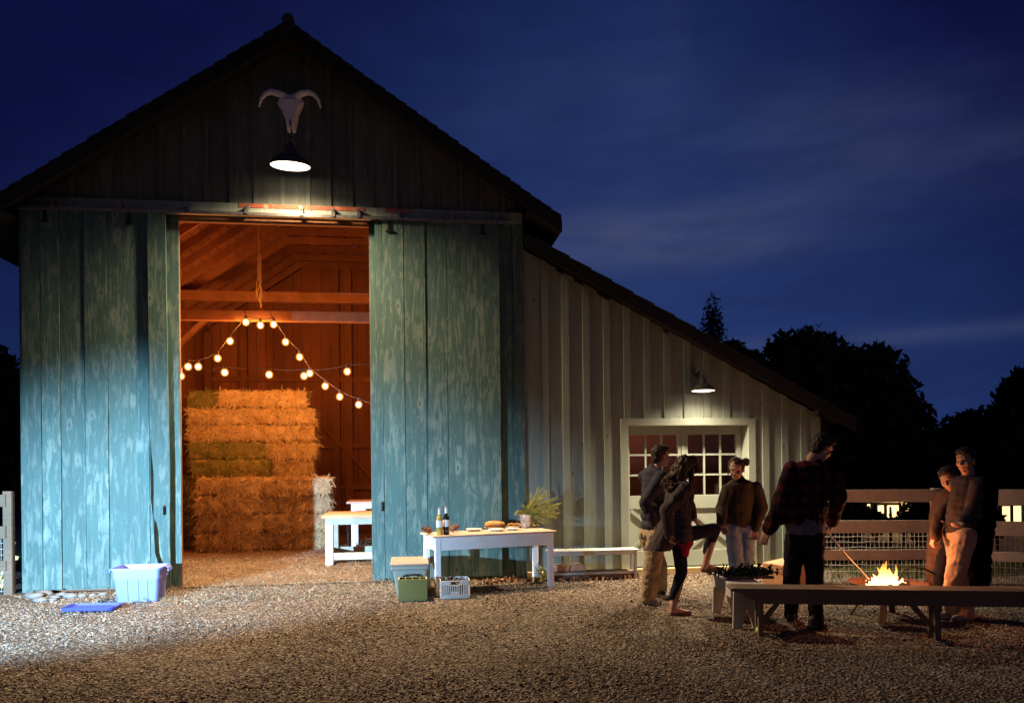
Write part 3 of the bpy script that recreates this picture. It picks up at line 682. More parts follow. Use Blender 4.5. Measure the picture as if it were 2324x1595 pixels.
ls = MB(); ls.box((LX1, 0.0225, 0), (LX1+0.02, 5.5, LT(LX1)+0.065)); ls.box((LX0, 5.48, 0), (LX1, 5.5, 2.2)); ls.prism([(LX0, 5.48, 2.2), (LX1, 5.48, 2.2), (LX1, 5.48, LT(LX1)-0.03), (LX0, 5.48, LT(LX0)-0.03)], (0, 0.02, 0)); ls.build('lean_to_wall', MT['sage'], barn)
li = MB(); li.box((XR+0.015, 0.03, 0), (XR+0.03, 5.47, 4.4)); li.box((LX0+0.02, 1.5, 0.0), (LX1-0.01, 1.53, 2.15)); li.build('lean_to_lining', MT['inside'], barn)
lr = MB(); LRE = 6.30; LF = -0.30; n = 16; x0 = XR+0.02
for i in range(n):
    xa, xb = x0+(LRE-x0)*i/n, x0+(LRE-x0)*(i+1)/n
    lr.hexa([(xa, LF+random.uniform(-.01,.01), lt_top(xa)-0.045), (xb, LF, lt_top(xb)-0.04), (xb, 5.7, lt_top(xb)-0.04), (xa, 5.7, lt_top(xa)-0.045)], [(xa, LF, lt_top(xa)-0.012), (xb, LF, lt_top(xb)+0.008), (xb, 5.7, lt_top(xb)+0.008), (xa, 5.7, lt_top(xa)-0.012)])
lr.build('lean_to_roof', MT['roof'], barn)
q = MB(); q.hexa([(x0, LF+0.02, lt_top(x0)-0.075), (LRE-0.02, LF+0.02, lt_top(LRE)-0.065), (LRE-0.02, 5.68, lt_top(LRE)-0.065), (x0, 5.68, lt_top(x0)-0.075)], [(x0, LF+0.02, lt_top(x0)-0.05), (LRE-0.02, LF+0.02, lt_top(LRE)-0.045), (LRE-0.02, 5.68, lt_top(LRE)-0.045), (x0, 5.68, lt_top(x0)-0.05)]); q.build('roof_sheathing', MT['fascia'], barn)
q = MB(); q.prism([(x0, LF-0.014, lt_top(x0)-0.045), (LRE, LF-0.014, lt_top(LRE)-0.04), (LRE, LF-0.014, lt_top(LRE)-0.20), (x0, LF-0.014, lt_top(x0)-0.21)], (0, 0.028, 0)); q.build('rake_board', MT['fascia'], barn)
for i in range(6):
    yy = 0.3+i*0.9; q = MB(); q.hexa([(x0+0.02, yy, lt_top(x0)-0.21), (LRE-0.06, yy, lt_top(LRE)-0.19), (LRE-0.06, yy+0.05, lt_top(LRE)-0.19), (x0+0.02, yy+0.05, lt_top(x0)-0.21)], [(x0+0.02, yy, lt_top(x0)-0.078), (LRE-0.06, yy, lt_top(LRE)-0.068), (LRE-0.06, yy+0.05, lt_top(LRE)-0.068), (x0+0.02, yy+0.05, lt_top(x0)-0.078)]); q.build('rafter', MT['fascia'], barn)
# door trim and reveal
q = MB()
q.box((FX0, -0.032, 0.06), (RX0, 0.024, FZ)); q.box((RX1, -0.032, 0.06), (FX1, 0.024, FZ)); q.box((RX0+0.0005, -0.034, RZ1), (RX1-0.0005, 0.024, FZ)); q.build('door_frame', MT['trim'], barn, bevel=0.004)
q = MB(); DY = 0.20
q.box((RX0-0.03, 0.0245, 0.06), (RX0+0.001, DY+0.05, RZ1+0.03)); q.box((RX1-0.001, 0.0245, 0.06), (RX1+0.03, DY+0.05, RZ1+0.03)); q.box((RX0+0.0015, 0.0245, RZ1-0.001), (RX1-0.0015, DY+0.05, RZ1+0.03)); q.build('door_reveal', MT['trim'], barn)
q = MB(); q.box((RX0+0.002, 0.0, 0.0), (RX1-0.002, DY+0.08, 0.055)); q.build('door_sill', MT['trim'], barn, bevel=0.005)
q = MB(); q.box((FX0-1.35, -0.10, 0.0), (FX1+0.75, -0.034, 0.085)); q.build('base_sill', MT['ply'], barn, bevel=0.006)
# two door leaves: rails, stiles, muntins, X brace over a panel
def leaf(x0, x1):
    mb = MB(); y0, y1 = DY, DY+0.045; z0, z1 = 0.075, RZ1-0.006
    st = 0.075
    mb.box((x0, y0, z0), (x0+st, y1, z1)); mb.box((x1-st, y0, z0), (x1, y1, z1))
    wz0, wz1 = 1.09, 1.965
    mb.box((x0+st, y0, wz1), (x1-st, y1, z1)); mb.box((x0+st, y0, 0.90), (x1-st, y1, wz0)); mb.box((x0+st, y0, z0), (x1-st, y1, 0.30))
    pw = (x1-x0-2*st); mw = 0.028
    for k in (1, 2):
        xm = x0+st+pw*k/3; mb.box((xm-mw/2, y0+0.004, wz0), (xm+mw/2, y1-0.004, wz1))
    zh = (wz1-wz0)
    for k in (1, 2):
        zm = wz0+zh*k/3
        for c_ in range(3):
            a = x0+st+pw*c_/3+(mw/2 if c_ else 0); b_ = x0+st+pw*(c_+1)/3-(mw/2 if c_ < 2 else 0)
            mb.box((a, y0+0.004, zm-mw/2), (b_, y1-0.004, zm+mw/2))
    mb.box((x0+st, y0+0.026, 0.30), (x1-st, y1-0.005, 0.90))
    o = mb.build('door_leaf', MT['trim'], barn, bevel=0.0025)
    xb = MB(); a0, a1 = x0+st, x1-st
    xb.bar((a0+0.012, y0+0.0125, 0.318), (a1-0.012, y0+0.0125, 0.882), 0.022, 0.05, (0, 0, 1)); xb.bar((a0+0.012, y0+0.0135, 0.882), (a1-0.012, y0+0.0135, 0.318), 0.026, 0.05, (0, 0, 1))
    xb.build('cross_brace', MT['trim'], o)
    for c_ in range(3):
        for r_ in range(3):
            p = MB(); a = x0+st+pw*c_/3; zz = wz0+zh*r_/3
            p.box((a+0.005, y0+0.02, zz+0.005), (a+pw/3-0.005, y0+0.024, zz+zh/3-0.005)); p.build('pane', MT['pane'], o)
    return o
mid = (RX0+RX1)/2-0.01
leaf(RX0+0.006, mid-0.003)
lf2 = leaf(mid+0.003, RX1-0.006)
q = MB(); q.box((mid-0.022, DY-0.014, 0.09), (mid+0.022, DY-0.001, RZ1-0.02)); q.build('astragal', MT['trim'], lf2)
lamp('lean_to_light', 'POINT', (3.5, 0.75, 2.2), 11, (1.0, 0.56, 0.42), 0.08)
# ------------------------------------------------------------------ lamps on the walls, skull
def wall_lamp(px, py, y, rad, label, ww, drop, tilt, soft, tx, lcol):
    c = B(px, py, y); t = thing('wall_lamp', c, label, 'lamp')
    Mt = Matrix.Rotation(R(tilt), 3, 'Y') @ Matrix.Rotation(R(tx), 3, 'X')
    sh = MB(); sh.lathe([(rad, 0.0), (rad*1.0, 0.012), (rad*0.86, rad*0.30), (rad*0.55, rad*0.52), (rad*0.30, rad*0.68), (rad*0.24, rad*1.0), (rad*0.16, rad*1.1), (0.012, rad*1.12)], c, 36, Mt)
    sh.lathe([(rad*0.985, 0.004), (rad*0.84, rad*0.27), (rad*0.52, rad*0.48), (0.01, rad*0.60)], c, 36, Mt); sh.build('lamp_shade', MT['enamel'], t, True)
    le = MB(); le.lathe([(rad*0.97, 0.003), (rad*0.6, -0.008), (0.002, -0.012)], c, 36, Mt); le.build('glowing_lens', MT['lamp_hot'], t, True)
    top = c+Mt @ Vector((0, 0, rad*1.1))
    q = MB(); q.tube([top, top+Vector((0, 0.02, drop*0.6)), top+Vector((0, abs(y)*0.35, drop)), top+Vector((0, abs(y)*0.75, drop*0.9)), Vector((top.x, -0.035, top.z+drop*0.55))], 0.013, 10); q.build('gooseneck', MT['enamel'], t, True)
    q = MB(); q.tube([(top.x, -0.045, top.z+drop*0.55), (top.x, -0.028, top.z+drop*0.55)], 0.055, 16); q.build('wall_plate', MT['enamel'], t)
    l = lamp('lamp_light', 'SPOT', c+Vector((0, 0, -0.035)), ww, lcol, 0.07, c+Vector((0, 0, -1)), 156, 1.0, soft=soft); l.parent = t; l.location = (0, 0, -0.035)
    return t
wall_lamp(659, 378, -0.50, 0.25, 'wide dish lamp glowing below the steer skull on the gable', W_GABLE, 0.16, 1.0, 5.0, 7, (1.0, 0.74, 0.45))
wall_lamp(1596, 887, -0.30, 0.16, 'small gooseneck barn lamp shining over the lean-to double door', W_SHED, 0.16, 0, 5.0, -1, (1.0, 0.82, 0.57))
def skull():
    c = B(660, 250, -0.08); t = thing('steer_skull', c, 'bleached white steer skull with curved horns hanging on the dark gable', 'skull')
    k = 1/172.0*1.0
    P = lambda px, py, dy=0.0: B(px, py, -0.08+dy)
    prof = [(637, 214), (680, 215), (690, 233), (684, 247), (677, 262), (674, 280), (670, 299), (664, 300), (661, 284), (658, 300), (651, 296), (648, 272), (641, 258), (637, 247), (629, 235)]
    front = [P(*p) for p in prof]; cen = sum(front, Vector())/len(front)
    mb = MB(); n = len(prof)
    inner = [f+(cen-f)*0.35+Vector((0, -0.07, 0)) for f in front]
    back = [Vector((f.x, -0.03, f.z)) for f in front]
    mb.add(back+front+inner, [(i, (i+1) % n, n+(i+1) % n, n+i) for i in range(n)]+[(n+i, n+(i+1) % n, 2*n+(i+1) % n, 2*n+i) for i in range(n)]+[tuple(range(2*n, 3*n))])
    mb.build('cranium', MT['bone'], t, False, 0.006)
    e = MB()
    for px in (641, 675): e.ell(P(px, 240, -0.05), (0.018, 0.02, 0.022))
    e.ell(P(659, 279, -0.06), (0.010, 0.02, 0.06)); e.build('eye_socket', MT['dark'], t, True)
    for pts_ in ([(648, 220), (632, 213), (615, 209), (602, 214), (593, 225), (588, 243)], [(670, 221), (685, 213), (701, 210), (714, 216), (723, 228), (728, 246)]):
        hh = MB(); hh.tube([P(a, b, -0.02-0.03*i/5) for i, (a, b) in enumerate(pts_)], [0.046, 0.043, 0.037, 0.030, 0.022, 0.011], 12); hh.build('horn', MT['bone'], t, True)
skull()

# ------------------------------------------------------------------ hay bales
def bale_mesh(L, H, Dp, green=0.0, n_straw=850, seed=0):
    rs = random.Random(seed); mb = MB()
    nx, ny, nz = max(8, int(L/0.034)), 10, 12
    def srf(u, v, w):
        p = Vector((u*L, v*Dp, w*H))
        d = noise.noise(p*7+Vector((seed, 0, 0)))*0.034+noise.noise(p*19+Vector((0, seed, 0)))*0.022+noise.noise(p*47+Vector((0, seed, 9)))*0.010
        ex = abs(u); s_ = 1.0
        r = max(0, (abs(v)-0.40)*10)*max(0, (abs(w)-0.40)*10)*0.026+max(0, (abs(u)-0.45)*20)*max(0, (abs(w)-0.40)*10)*0.026
        gr = 0.0
        for gx in (-0.24, 0.0, 0.24): gr += math.exp(-((u-gx)*L/0.022)**2)*0.020    # creases of the strings
        q = p.copy(); m = max(abs(u), abs(v), abs(w))
        nrm = Vector((u/0.5 if abs(u) > 0.49 else 0, v/0.5 if abs(v) > 0.49 else 0, w/0.5 if abs(w) > 0.49 else 0))
        if nrm.length > 0: nrm.normalize()
        return q+nrm*(d-gr)-Vector((0, v, w))*r*2
    def face(fn, na, nb):
        o = len(mb.v)
        for j in range(nb+1):
            for i in range(na+1): mb.v.append(fn(i/na-0.5, j/nb-0.5))
        for j in range(nb):
            for i in range(na): mb.f.append((o+j*(na+1)+i, o+j*(na+1)+i+1, o+(j+1)*(na+1)+i+1, o+(j+1)*(na+1)+i))
    face(lambda a, b: srf(a, -0.5, b), nx, nz); face(lambda a, b: srf(a, 0.5, b), nx, nz)
    face(lambda a, b: srf(a, b, 0.5), nx, ny); face(lambda a, b: srf(a, b, -0.5), nx, ny)
    face(lambda a, b: srf(-0.5, a, b), ny, nz); face(lambda a, b: srf(0.5, a, b), ny, nz)
    for k in range(n_straw):
        u, v, w = rs.uniform(-.5, .5), rs.uniform(-.5, .5), rs.uniform(-.5, .5)
        q = rs.random()
        if q < 0.55: v = -0.5; nr = Vector((0, -1, 0))
        elif q < 0.78: w = 0.5; nr = Vector((0, 0, 1))
        elif q < 0.89: u = 0.5; nr = Vector((1, 0, 0))
        else: u = -0.5; nr = Vector((-1, 0, 0))
        p = srf(u, v, w); d = Vector((rs.gauss(0, 1), rs.gauss(0, 1), rs.gauss(0, 1)-0.3)); d -= nr*d.dot(nr)*0.75; d.normalize()
        L_ = rs.uniform(0.05, 0.19); side = d.cross(nr); side = side.normalized()*0.0062 if side.length > 1e-3 else Vector((0.003, 0, 0))
        a = p+nr*0.004; b = p+d*L_*0.6+nr*rs.uniform(0.006, 0.034); c_ = b+d*L_*0.4-Vector((0, 0, L_*0.25))
        mb.add([a-side, a+side, b+side, c_, b-side], [(0, 1, 2, 4), (4, 2, 3)])
    for v in mb.v: v.z += H/2
    return mb
BH = 0.335
bale_cache = {}
def bale(px0, px1, lvl, y, mat, label, Dp=0.5, z=None, rot=0):
    xa, xb = B(px0, 1100, y).x, B(px1, 1100, y).x
    Lq = round(xb-xa, 2); key = (Lq, mat, Dp)
    if key not in bale_cache:
        m = bale_mesh(Lq, BH-0.004, Dp, seed=len(bale_cache)*3+1).mesh('hay_bale'); m.materials.append(MT[mat])
        for p in m.polygons: p.use_smooth = True
        bale_cache[key] = m
    o = bpy.data.objects.new('hay_bale', bale_cache[key]); C.objects.link(o)
    o.location = ((xa+xb)/2+random.uniform(-.015, .015), y+Dp/2+random.uniform(-.05, .045), (0.03+lvl*BH) if z is None else z); o.rotation_euler = (0, 0, R(random.uniform(-1.2, 1.2)+rot))
    tag(o, label, 'hay bale', 'hay bales stacked in the barn'); return o
ROWN = ['bottom', 'second', 'third', 'fourth']
for lv in range(4):           # front block
    sp = 598 if lv % 2 else 590
    bale(447, sp, lv, 4.15, 'hay', f'straw bale at the left of the front block, {ROWN[lv]} row')
    bale(sp, 748, lv, 4.15, 'hay', f'straw bale at the right end of the front block, {ROWN[lv]} row')
    bale(404, 452, lv, 4.75, 'greenhay', f'short dim bale at the far left of the stack, {ROWN[lv]} row', 0.5)
for lv in range(4, 9):        # carrier behind, hidden part of the upper stack is left out
    pass
yy = 4.85
bale(440, 612, 4, 4.62, 'greenhay', 'green bale lying along the top of the front block')
bale(612, 712, 4, yy, 'hay', 'dark straw bale right of the green bale on top of the front block')
bale(432, 604, 5, 4.78, 'greenhay', 'green bale on the fifth layer with a straggly top')
bale(604, 720, 5, yy, 'hay', 'plump straw bale at the right of the upper green bale')
bale(430, 506, 6, yy, 'hay', 'short straw bale at the left of the middle upper layer')
bale(506, 716, 6, yy, 'hay', 'long straw bale at the right of the middle upper layer')
bale(430, 560, 7, yy, 'hay', 'straw bale at the left just beneath the topmost layer')
bale(560, 716, 7, yy, 'hay', 'straw bale at the right just beneath the topmost layer')
bale(432, 502, 8, 5.0, 'greenhay', 'short green bale at the top left of the tall stack')
bale(498, 698, 8.0, yy-0.03, 'hay', 'long golden bale crowning the tall stack')
# the stack behind, carrying the upper layers
for lv in range(4):
    bale(452, 580, lv, 4.95, 'hay', 'straw bale hidden behind the front block carrying the upper layers'); bale(580, 712, lv, 4.95, 'hay', 'straw bale hidden behind the front block carrying the upper layers')

# ------------------------------------------------------------------ string of bulbs
SY = 3.22
sl = thing('string_light', (XA, SY, 4.0), 'string of glowing warm globe bulbs hung from the barn beam above the hay', 'string light')
bp = [(411, 853), (427, 832), (450, 832), (494, 813), (522, 774), (558, 731), (591, 738), (621, 736), (648, 776), (680, 810), (703, 847), (738, 876), (771, 900), (814, 918)]
bp2 = [(510, 845), (611, 850), (690, 853), (788, 843)]
bulb_m = MB(); bulb_m.ell((0, 0, 0), (0.064, 0.064, 0.068), seg=20, rings=12); bm_ = bulb_m.mesh('bulb'); bm_.materials.append(MT['globe'])
core_m = MB(); core_m.ell((0, 0, 0), (0.036, 0.036, 0.040), seg=14, rings=10); cm_ = core_m.mesh('hot_core'); cm_.materials.append(MT['bulb'])
for p in cm_.polygons: p.use_smooth = True
for p in bm_.polygons: p.use_smooth = True
sk_m = MB(); sk_m.tube([(0, 0, 0.05), (0, 0, 0.11)], 0.02, 10); sm_ = sk_m.mesh('socket'); sm_.materials.append(MT['cord'])
tops = []; tops2 = []
for L_, T_ in ((bp, tops), (bp2, tops2)):
    for px, py in L_:
        p = B(px, py, SY if L_ is bp else SY-0.35)
        o = bpy.data.objects.new('bulb', bm_); C.objects.link(o); o.parent = sl; o.location = p-Vector(sl.location)
        co_ = bpy.data.objects.new('hot_core', cm_); C.objects.link(co_); co_.parent = o
        so = bpy.data.objects.new('socket', sm_); C.objects.link(so); so.parent = o
        ll = lamp('bulb_light', 'POINT', (0, 0, 0), W_BULB, (1.0, 0.33, 0.065), 0.04); ll.parent = o; ll.location = (0, -0.02, -0.105)
        T_.append(p+Vector((0, 0, 0.115)))
def cord(pts, sag):
    out = []
    for a, b in zip(pts[:-1], pts[1:]):
        for i in range(6):
            t = i/6; p = a.lerp(b, t); p.z -= sag*4*t*(1-t)*(b-a).length; out.append(p)
    return out+[pts[-1]]
q = MB(); q.tube(cord([B(395, 800, SY)]+tops+[B(845, 915, SY)], 0.06), 0.008, 6); q.tube(cord([B(395, 850, SY-0.35)]+tops2+[B(870, 815, SY-0.35)], 0.05), 0.006, 6)
q.build('cord', MT['cord'], sl)
q = MB()
for px in (570, 628):
    p = B(px, 736, SY); q.tube([p+Vector((0, 0, 0.02)), B(px-12, 716, SY+0.02), B(px-16, 704, SY+0.04)], 0.006, 6)
q.build('tie_wire', MT['cord'], sl)
rp = MB(); ry = 4.4
for k in range(5):
    x0 = 588+random.uniform(-5, 5); pts_ = [B(586+k*1.5, 580, ry)]
    for j in range(1, 8): pts_.append(B(586+k*1.5+random.uniform(-4, 4)*j/5, 580+j*14+k*5, ry)+Vector((0, random.uniform(-.01, .01), 0)))
    rp.tube(pts_, 0.011, 6)
rp.tube([B(588, 600, ry), Vector((B(588, 600, ry).x, ry, 6.45))], 0.013, 6)
tag(rp.build('rope', MT['rope'], loc=B(588, 600, ry)), 'frayed hank of rope hanging from a collar tie inside the barn', 'rope')

# ------------------------------------------------------------------ workbenches inside the barn
def leg_table(name, label, cat, x0, x1, y0, y1, h, top_t, ap, lw_, mtop, mleg, stretch=None, over=0.03, legs=('ff', 'fb', 'bf', 'bb'), apron_in=0.004, rot=0.0, taper=1.0, mapron=None):
    c = Vector(((x0+x1)/2, (y0+y1)/2, 0)); t = thing(name, c, label, cat)
    tm = MB(); n = 3
    for k in range(n):
        ya, yb = y0-over+(y1-y0+2*over)*k/n, y0-over+(y1-y0+2*over)*(k+1)/n-0.003
        tm.box((x0-over, ya, h-top_t+random.uniform(0, 0.002)), (x1+over, yb, h))
    tm.build('table_top', mtop, t, bevel=0.004)
    z1 = h-top_t-0.001
    am = MB()
    am.box((x0+lw_, y0+apron_in, z1-ap), (x1-lw_, y0+0.025, z1)); am.box((x0+lw_, y1-0.025, z1-ap), (x1-lw_, y1-apron_in, z1)); am.box((x0+apron_in, y0+lw_, z1-ap), (x0+0.025, y1-lw_, z1)); am.box((x1-0.025, y0+lw_, z1-ap), (x1-apron_in, y1-lw_, z1))
    am.build('apron', mapron or mleg, t, bevel=0.003)
    for xx, yy_ in ((x0, y0), (x1-lw_, y0), (x0, y1-lw_), (x1-lw_, y1-lw_)):
        l = MB(); cx, cy = xx+lw_/2, yy_+lw_/2; k = lw_/2*taper
        sx = 1 if xx == x0 else -1; sy = 1 if yy_ == y0 else -1
        q0 = [(cx-k, cy-k, 0), (cx+k, cy-k, 0), (cx+k, cy+k, 0), (cx-k, cy+k, 0)]; q1 = [(xx, yy_, z1-ap), (xx+lw_, yy_, z1-ap), (xx+lw_, yy_+lw_, z1-ap), (xx, yy_+lw_, z1-ap)]
        l.hexa(q0, q1); l.box((xx, yy_, z1-ap), (xx+lw_, yy_+lw_, z1)); l.build('leg', mleg, t, bevel=0.003)
    if stretch:
        zs, hs = stretch; s_ = MB(); s_.box((x0+lw_, y0+0.015, zs), (x1-lw_, y0+0.05, zs+hs)); s_.box((x0+lw_, y1-0.05, zs), (x1-lw_, y1-0.015, zs+hs)); s_.box((x0+0.02, y0+lw_, zs), (x0+0.05, y1-lw_, zs+hs)); s_.build('stretcher', mleg, t, bevel=0.003)
    return t
wt_ = leg_table('workbench', 'pale wooden workbench just inside the right door in front of the hay', 'workbench', -1.30, 0.10, 1.75, 2.75, 0.80, 0.05, 0.10, 0.12, MT['worktop'], MT['work'], (0.10, 0.11), 0.05)
for o in wt_.children:
    pass
leg_table('side_table', 'second table farther back behind the workbench, its top edge catching light', 'table', -1.08, 0.5, 4.2, 5.0, 0.90, 0.04, 0.13, 0.08, MT['top'], MT['white'], None, 0.08)
q = MB(); p = Vector((B(791, 1250, 2.9).x, 2.9, 0)); q.tube([p+Vector((0.02, 0, 0.02)), p+Vector((0, 0, 0.3)), p+Vector((-0.01, 0, 0.62))], [0.016, 0.02, 0.024], 8); q.tube([p+Vector((-0.1, 0, 0.02)), p+Vector((0.14, 0, 0.02))], 0.014, 8); q.tube([p+Vector((0.02, -0.1, 0.02)), p+Vector((0.02, 0.12, 0.02))], 0.014, 8); q.tube([p+Vector((-0.01, 0, 0.62)), p+Vector((-0.01, -0.05, 0.72))], 0.012, 8)
tag(q.build('iron_stand', MT['iron'], smooth=True, loc=p), 'thin black iron stand standing under the workbench', 'stand')

# ------------------------------------------------------------------ white table with the supper on it
TA = math.atan2(0.40, 1.56)
TC = Vector((0.99, -0.83, 0))
tb = leg_table('table', 'long white painted table with a bare wooden top laid with bread, plates and wine', 'table', TC.x-0.775, TC.x+0.775, TC.y-0.27, TC.y+0.27, 0.715, 0.022, 0.155, 0.065, MT['top'], MT['white'], None, 0.035)
tb.rotation_euler = (0, 0, TA)
def on_table(px, py, z=0.717): return G(px, py, z)
def bottle(px, py, label, body, ht):
    p = on_table(px, py); t = thing('wine_bottle', p, label, 'bottle', 'wine bottles on the table')
    q = MB(); q.lathe([(0.002, 0), (0.036, 0.0), (0.039, 0.006), (0.039, ht*0.60), (0.034, ht*0.68), (0.017, ht*0.76), (0.0145, ht*0.98), (0.0165, ht*0.985), (0.0165, ht), (0.002, ht)], p, 24); q.build('glass_body', MT[body], t, True)
    q = MB(); q.lathe([(0.0398, ht*0.30), (0.0398, ht*0.56)], p, 24); q.build('paper_label', MT['paper'], t, True)
    q = MB(); q.lathe([(0.0172, ht*0.80), (0.0176, ht*1.005)], p, 18); q.build('foil_capsule', MT['paper'], t, True)
    q = MB(); q.lathe([(0.002, ht*0.99), (0.010, ht*0.99), (0.0105, ht*1.06), (0.002, ht*1.065)], p, 14); q.build('cork', MT['cork'], t, True)
bottle(998, 1213, 'wine bottle with pale golden wine and white label', 'wineglass', 0.31)
bottle(1013, 1212, 'dark wine bottle with white label beside the golden one', 'dark', 0.32)
def cone(px, py, label, s, z=0.717, ang=0):
    p = on_table(px, py, z); mb = MB(); n = 70
    ax = Vector((math.cos(ang)*0.9, math.sin(ang)*0.5-0.2, 0.25)).normalized(); r = ax.orthogonal().normalized(); u = ax.cross(r)
    c0 = p+Vector((0, 0, s*0.5))-ax*s*0.6
    mb.tube([c0+ax*s*k/6*1.25 for k in range(7)], [s*x for x in (.18, .34, .38, .34, .27, .18, .05)], 10)
    for k in range(n):
        tt = k/n; a = k*2.399; rr = s*(0.60*math.sin(math.pi*(0.12+0.83*tt)))
        d = r*math.cos(a)+u*math.sin(a); b = c0+ax*(s*1.25*tt)
        e = b+d*rr*1.05+ax*s*0.08; w = d.cross(ax)*s*0.075
        mb.add([b+d*rr*0.4-w, b+d*rr*0.4+w, e+w*1.2, e-w*1.2, e+ax*s*0.06+d*s*0.04], [(0, 1, 2, 3), (2, 3, 4)])
    tag(mb.build('pine_cone', MT['cone'], loc=p), label, 'pine cone', 'pine cones on the table')
cone(970, 1212, 'big pine cone at the left end of the table', 0.105, ang=2.6)
cone(1030, 1207, 'reddish pine cone half behind the dark wine bottle', 0.105, ang=0.4)
def plate(px, py, rad, label):
    p = on_table(px, py); q = MB(); q.lathe([(0.002, 0.004), (rad*0.55, 0.004), (rad*0.62, 0.001), (rad*0.66, 0.004), (rad*0.98, 0.022), (rad, 0.024), (rad*0.985, 0.028), (rad*0.64, 0.011), (0.002, 0.010)], p, 36)
    tag(q.build('plate', MT['plate'], smooth=True, loc=p), label, 'plate', 'white plates on the table'); return p
plate(1076, 1204, 0.105, 'white plate lying empty between the wine and the loaf')
plate(1127, 1204, 0.105, 'white plate in front of the round loaf')
p3 = plate(1163, 1202, 0.09, 'white plate nearest the cured meat and the bucket')
def lump(name, c, r, mat, label, cat, nz=0.15, seed=0):
    mb = MB(); mb.ell(c, r, seg=28, rings=16)
    for v in mb.v:
        d = v-Vector(c); v += d*nz*noise.noise(d*18+Vector((seed, 0, 0))); v.z = max(v.z, c[2]-r[2]*0.6)
    return tag(mb.build(name, mat, smooth=True, loc=c), label, cat)
p = on_table(1123, 1197); 
bb = MB(); bb.lathe([(0.002, 0), (0.15, 0), (0.152, 0.008), (0.15, 0.016), (0.002, 0.016)], p, 30); tag(bb.build('bread_board', MT['board'], loc=p), 'round wooden board under the loaf of bread', 'board')
lump('bread_loaf', p+Vector((0, 0, 0.045)), (0.14, 0.11, 0.05), MT['bread'], 'crusty round bread loaf on its board in the middle of the table', 'bread', 0.12)
p = on_table(1180, 1195); bb = MB(); M_ = Matrix.Translation(p) @ Matrix.Rotation(TA+0.1, 4, 'Z'); bb.box((-0.19, -0.09, 0), (0.20, 0.09, 0.018), M_); bb.box((0.20, -0.02, 0.001), (0.30, 0.02, 0.017), M_)
tag(bb.build('chopping_board', MT['board'], bevel=0.005, loc=p), 'long chopping board with sliced sausage beside the bucket', 'board')
for k in range(3):
    pp_ = p+Vector((-0.11+0.075*k, 0.02-0.03*k, 0.030)); mb = MB(); mb.tube([pp_+Vector((-0.05, 0, 0)), pp_+Vector((0, 0.012, 0.006)), pp_+Vector((0.05, 0.02, 0))], [0.014, 0.019, 0.014], 10)
    tag(mb.build('sausage', MT['bread'], smooth=True, loc=pp_), 'cured sausage piece lying on the long chopping board', 'sausage', 'sausage pieces on the board')
# bucket of fir branches
p = on_table(1195, 1197); t = thing('bucket', p, 'dented zinc bucket holding feathery green branches at the right end of the table', 'bucket')
q = MB(); q.lathe([(0.002, 0.004), (0.062, 0.0), (0.066, 0.004), (0.088, 0.165), (0.092, 0.170), (0.088, 0.174), (0.082, 0.168), (0.060, 0.012)], p, 28); q.build('pail', MT['bucket'], t, True)
q = MB(); q.tube([p+Vector((-0.09, 0, 0.165)), p+Vector((-0.10, -0.05, 0.12)), p+Vector((-0.03, -0.10, 0.085)), p+Vector((0.05, -0.10, 0.09)), p+Vector((0.09, -0.02, 0.155))], 0.004, 6); q.build('bail_handle', MT['steel'], t, True)
def branches(name, base, tips, mat, label, cat, needles=60, nl=0.055, w=0.0022):
    mb = MB()
    for tip in tips:
        a = Vector(base); b = Vector(tip); mid_ = a.lerp(b, 0.5)+Vector((random.uniform(-.03,.03), random.uniform(-.03,.03), 0.05))
        pth = []
        for i in range(9):
            t_ = i/8; pth.append(a*(1-t_)**2+mid_*2*t_*(1-t_)+b*t_*t_)
        mb.tube(pth, [0.004*(1-i/10) for i in range(9)], 5)
        for k in range(needles):
            t_ = 0.2+0.8*k/needles; i = min(7, int(t_*8)); p0 = pth[i].lerp(pth[i+1], t_*8-i); d = (pth[i+1]-pth[i]).normalized()
            o_ = Vector((random.gauss(0,1), random.gauss(0,1), random.gauss(0,1))); o_ -= d*o_.dot(d); o_.normalize()
            e = p0+(d*0.9+o_*0.75)*nl*random.uniform(0.6, 1.2)+Vector((0, 0, -0.012)); s_ = (e-p0).cross(o_).normalized()*w
            m2 = p0.lerp(e, 0.5)+Vector((0, 0, 0.006))
            mb.add([p0-s_, p0+s_, m2+s_, e, m2-s_], [(0, 1, 2, 4), (4, 2, 3)])
    return tag(mb.build(name, mat, loc=base), label, cat)
dpt = (p-camo.location).dot(CAMD)
tipsrc = ((1238, 1110), (1224, 1108), (1247, 1118), (1258, 1128), (1266, 1146), (1268, 1160), (1262, 1174), (1246, 1186), (1228, 1190), (1213, 1190), (1212, 1122), (1206, 1138), (1200, 1150), (1194, 1146), (1176, 1160), (1232, 1140), (1245, 1150), (1236, 1166), (1252, 1140), (1220, 1150), (1226, 1130), (1240, 1130), (1230, 1120), (1215, 1140), (1252, 1160), (1256, 1172), (1240, 1176), (1222, 1170), (1210, 1160), (1234, 1152), (1248, 1166), (1262, 1152))
tips = [J(px+random.uniform(-6, 6), py+random.uniform(-5, 5), dpt+random.uniform(-.17, .17)) for px, py in tipsrc for _ in range(2)]
branches('fir_branches', p+Vector((0, 0, 0.14)), tips, MT['fir'], 'feathery yellow green fir branches standing in the zinc bucket', 'branches', 70, 0.042, 0.0024)
bz_ = G(1232, 1322, 0.0)
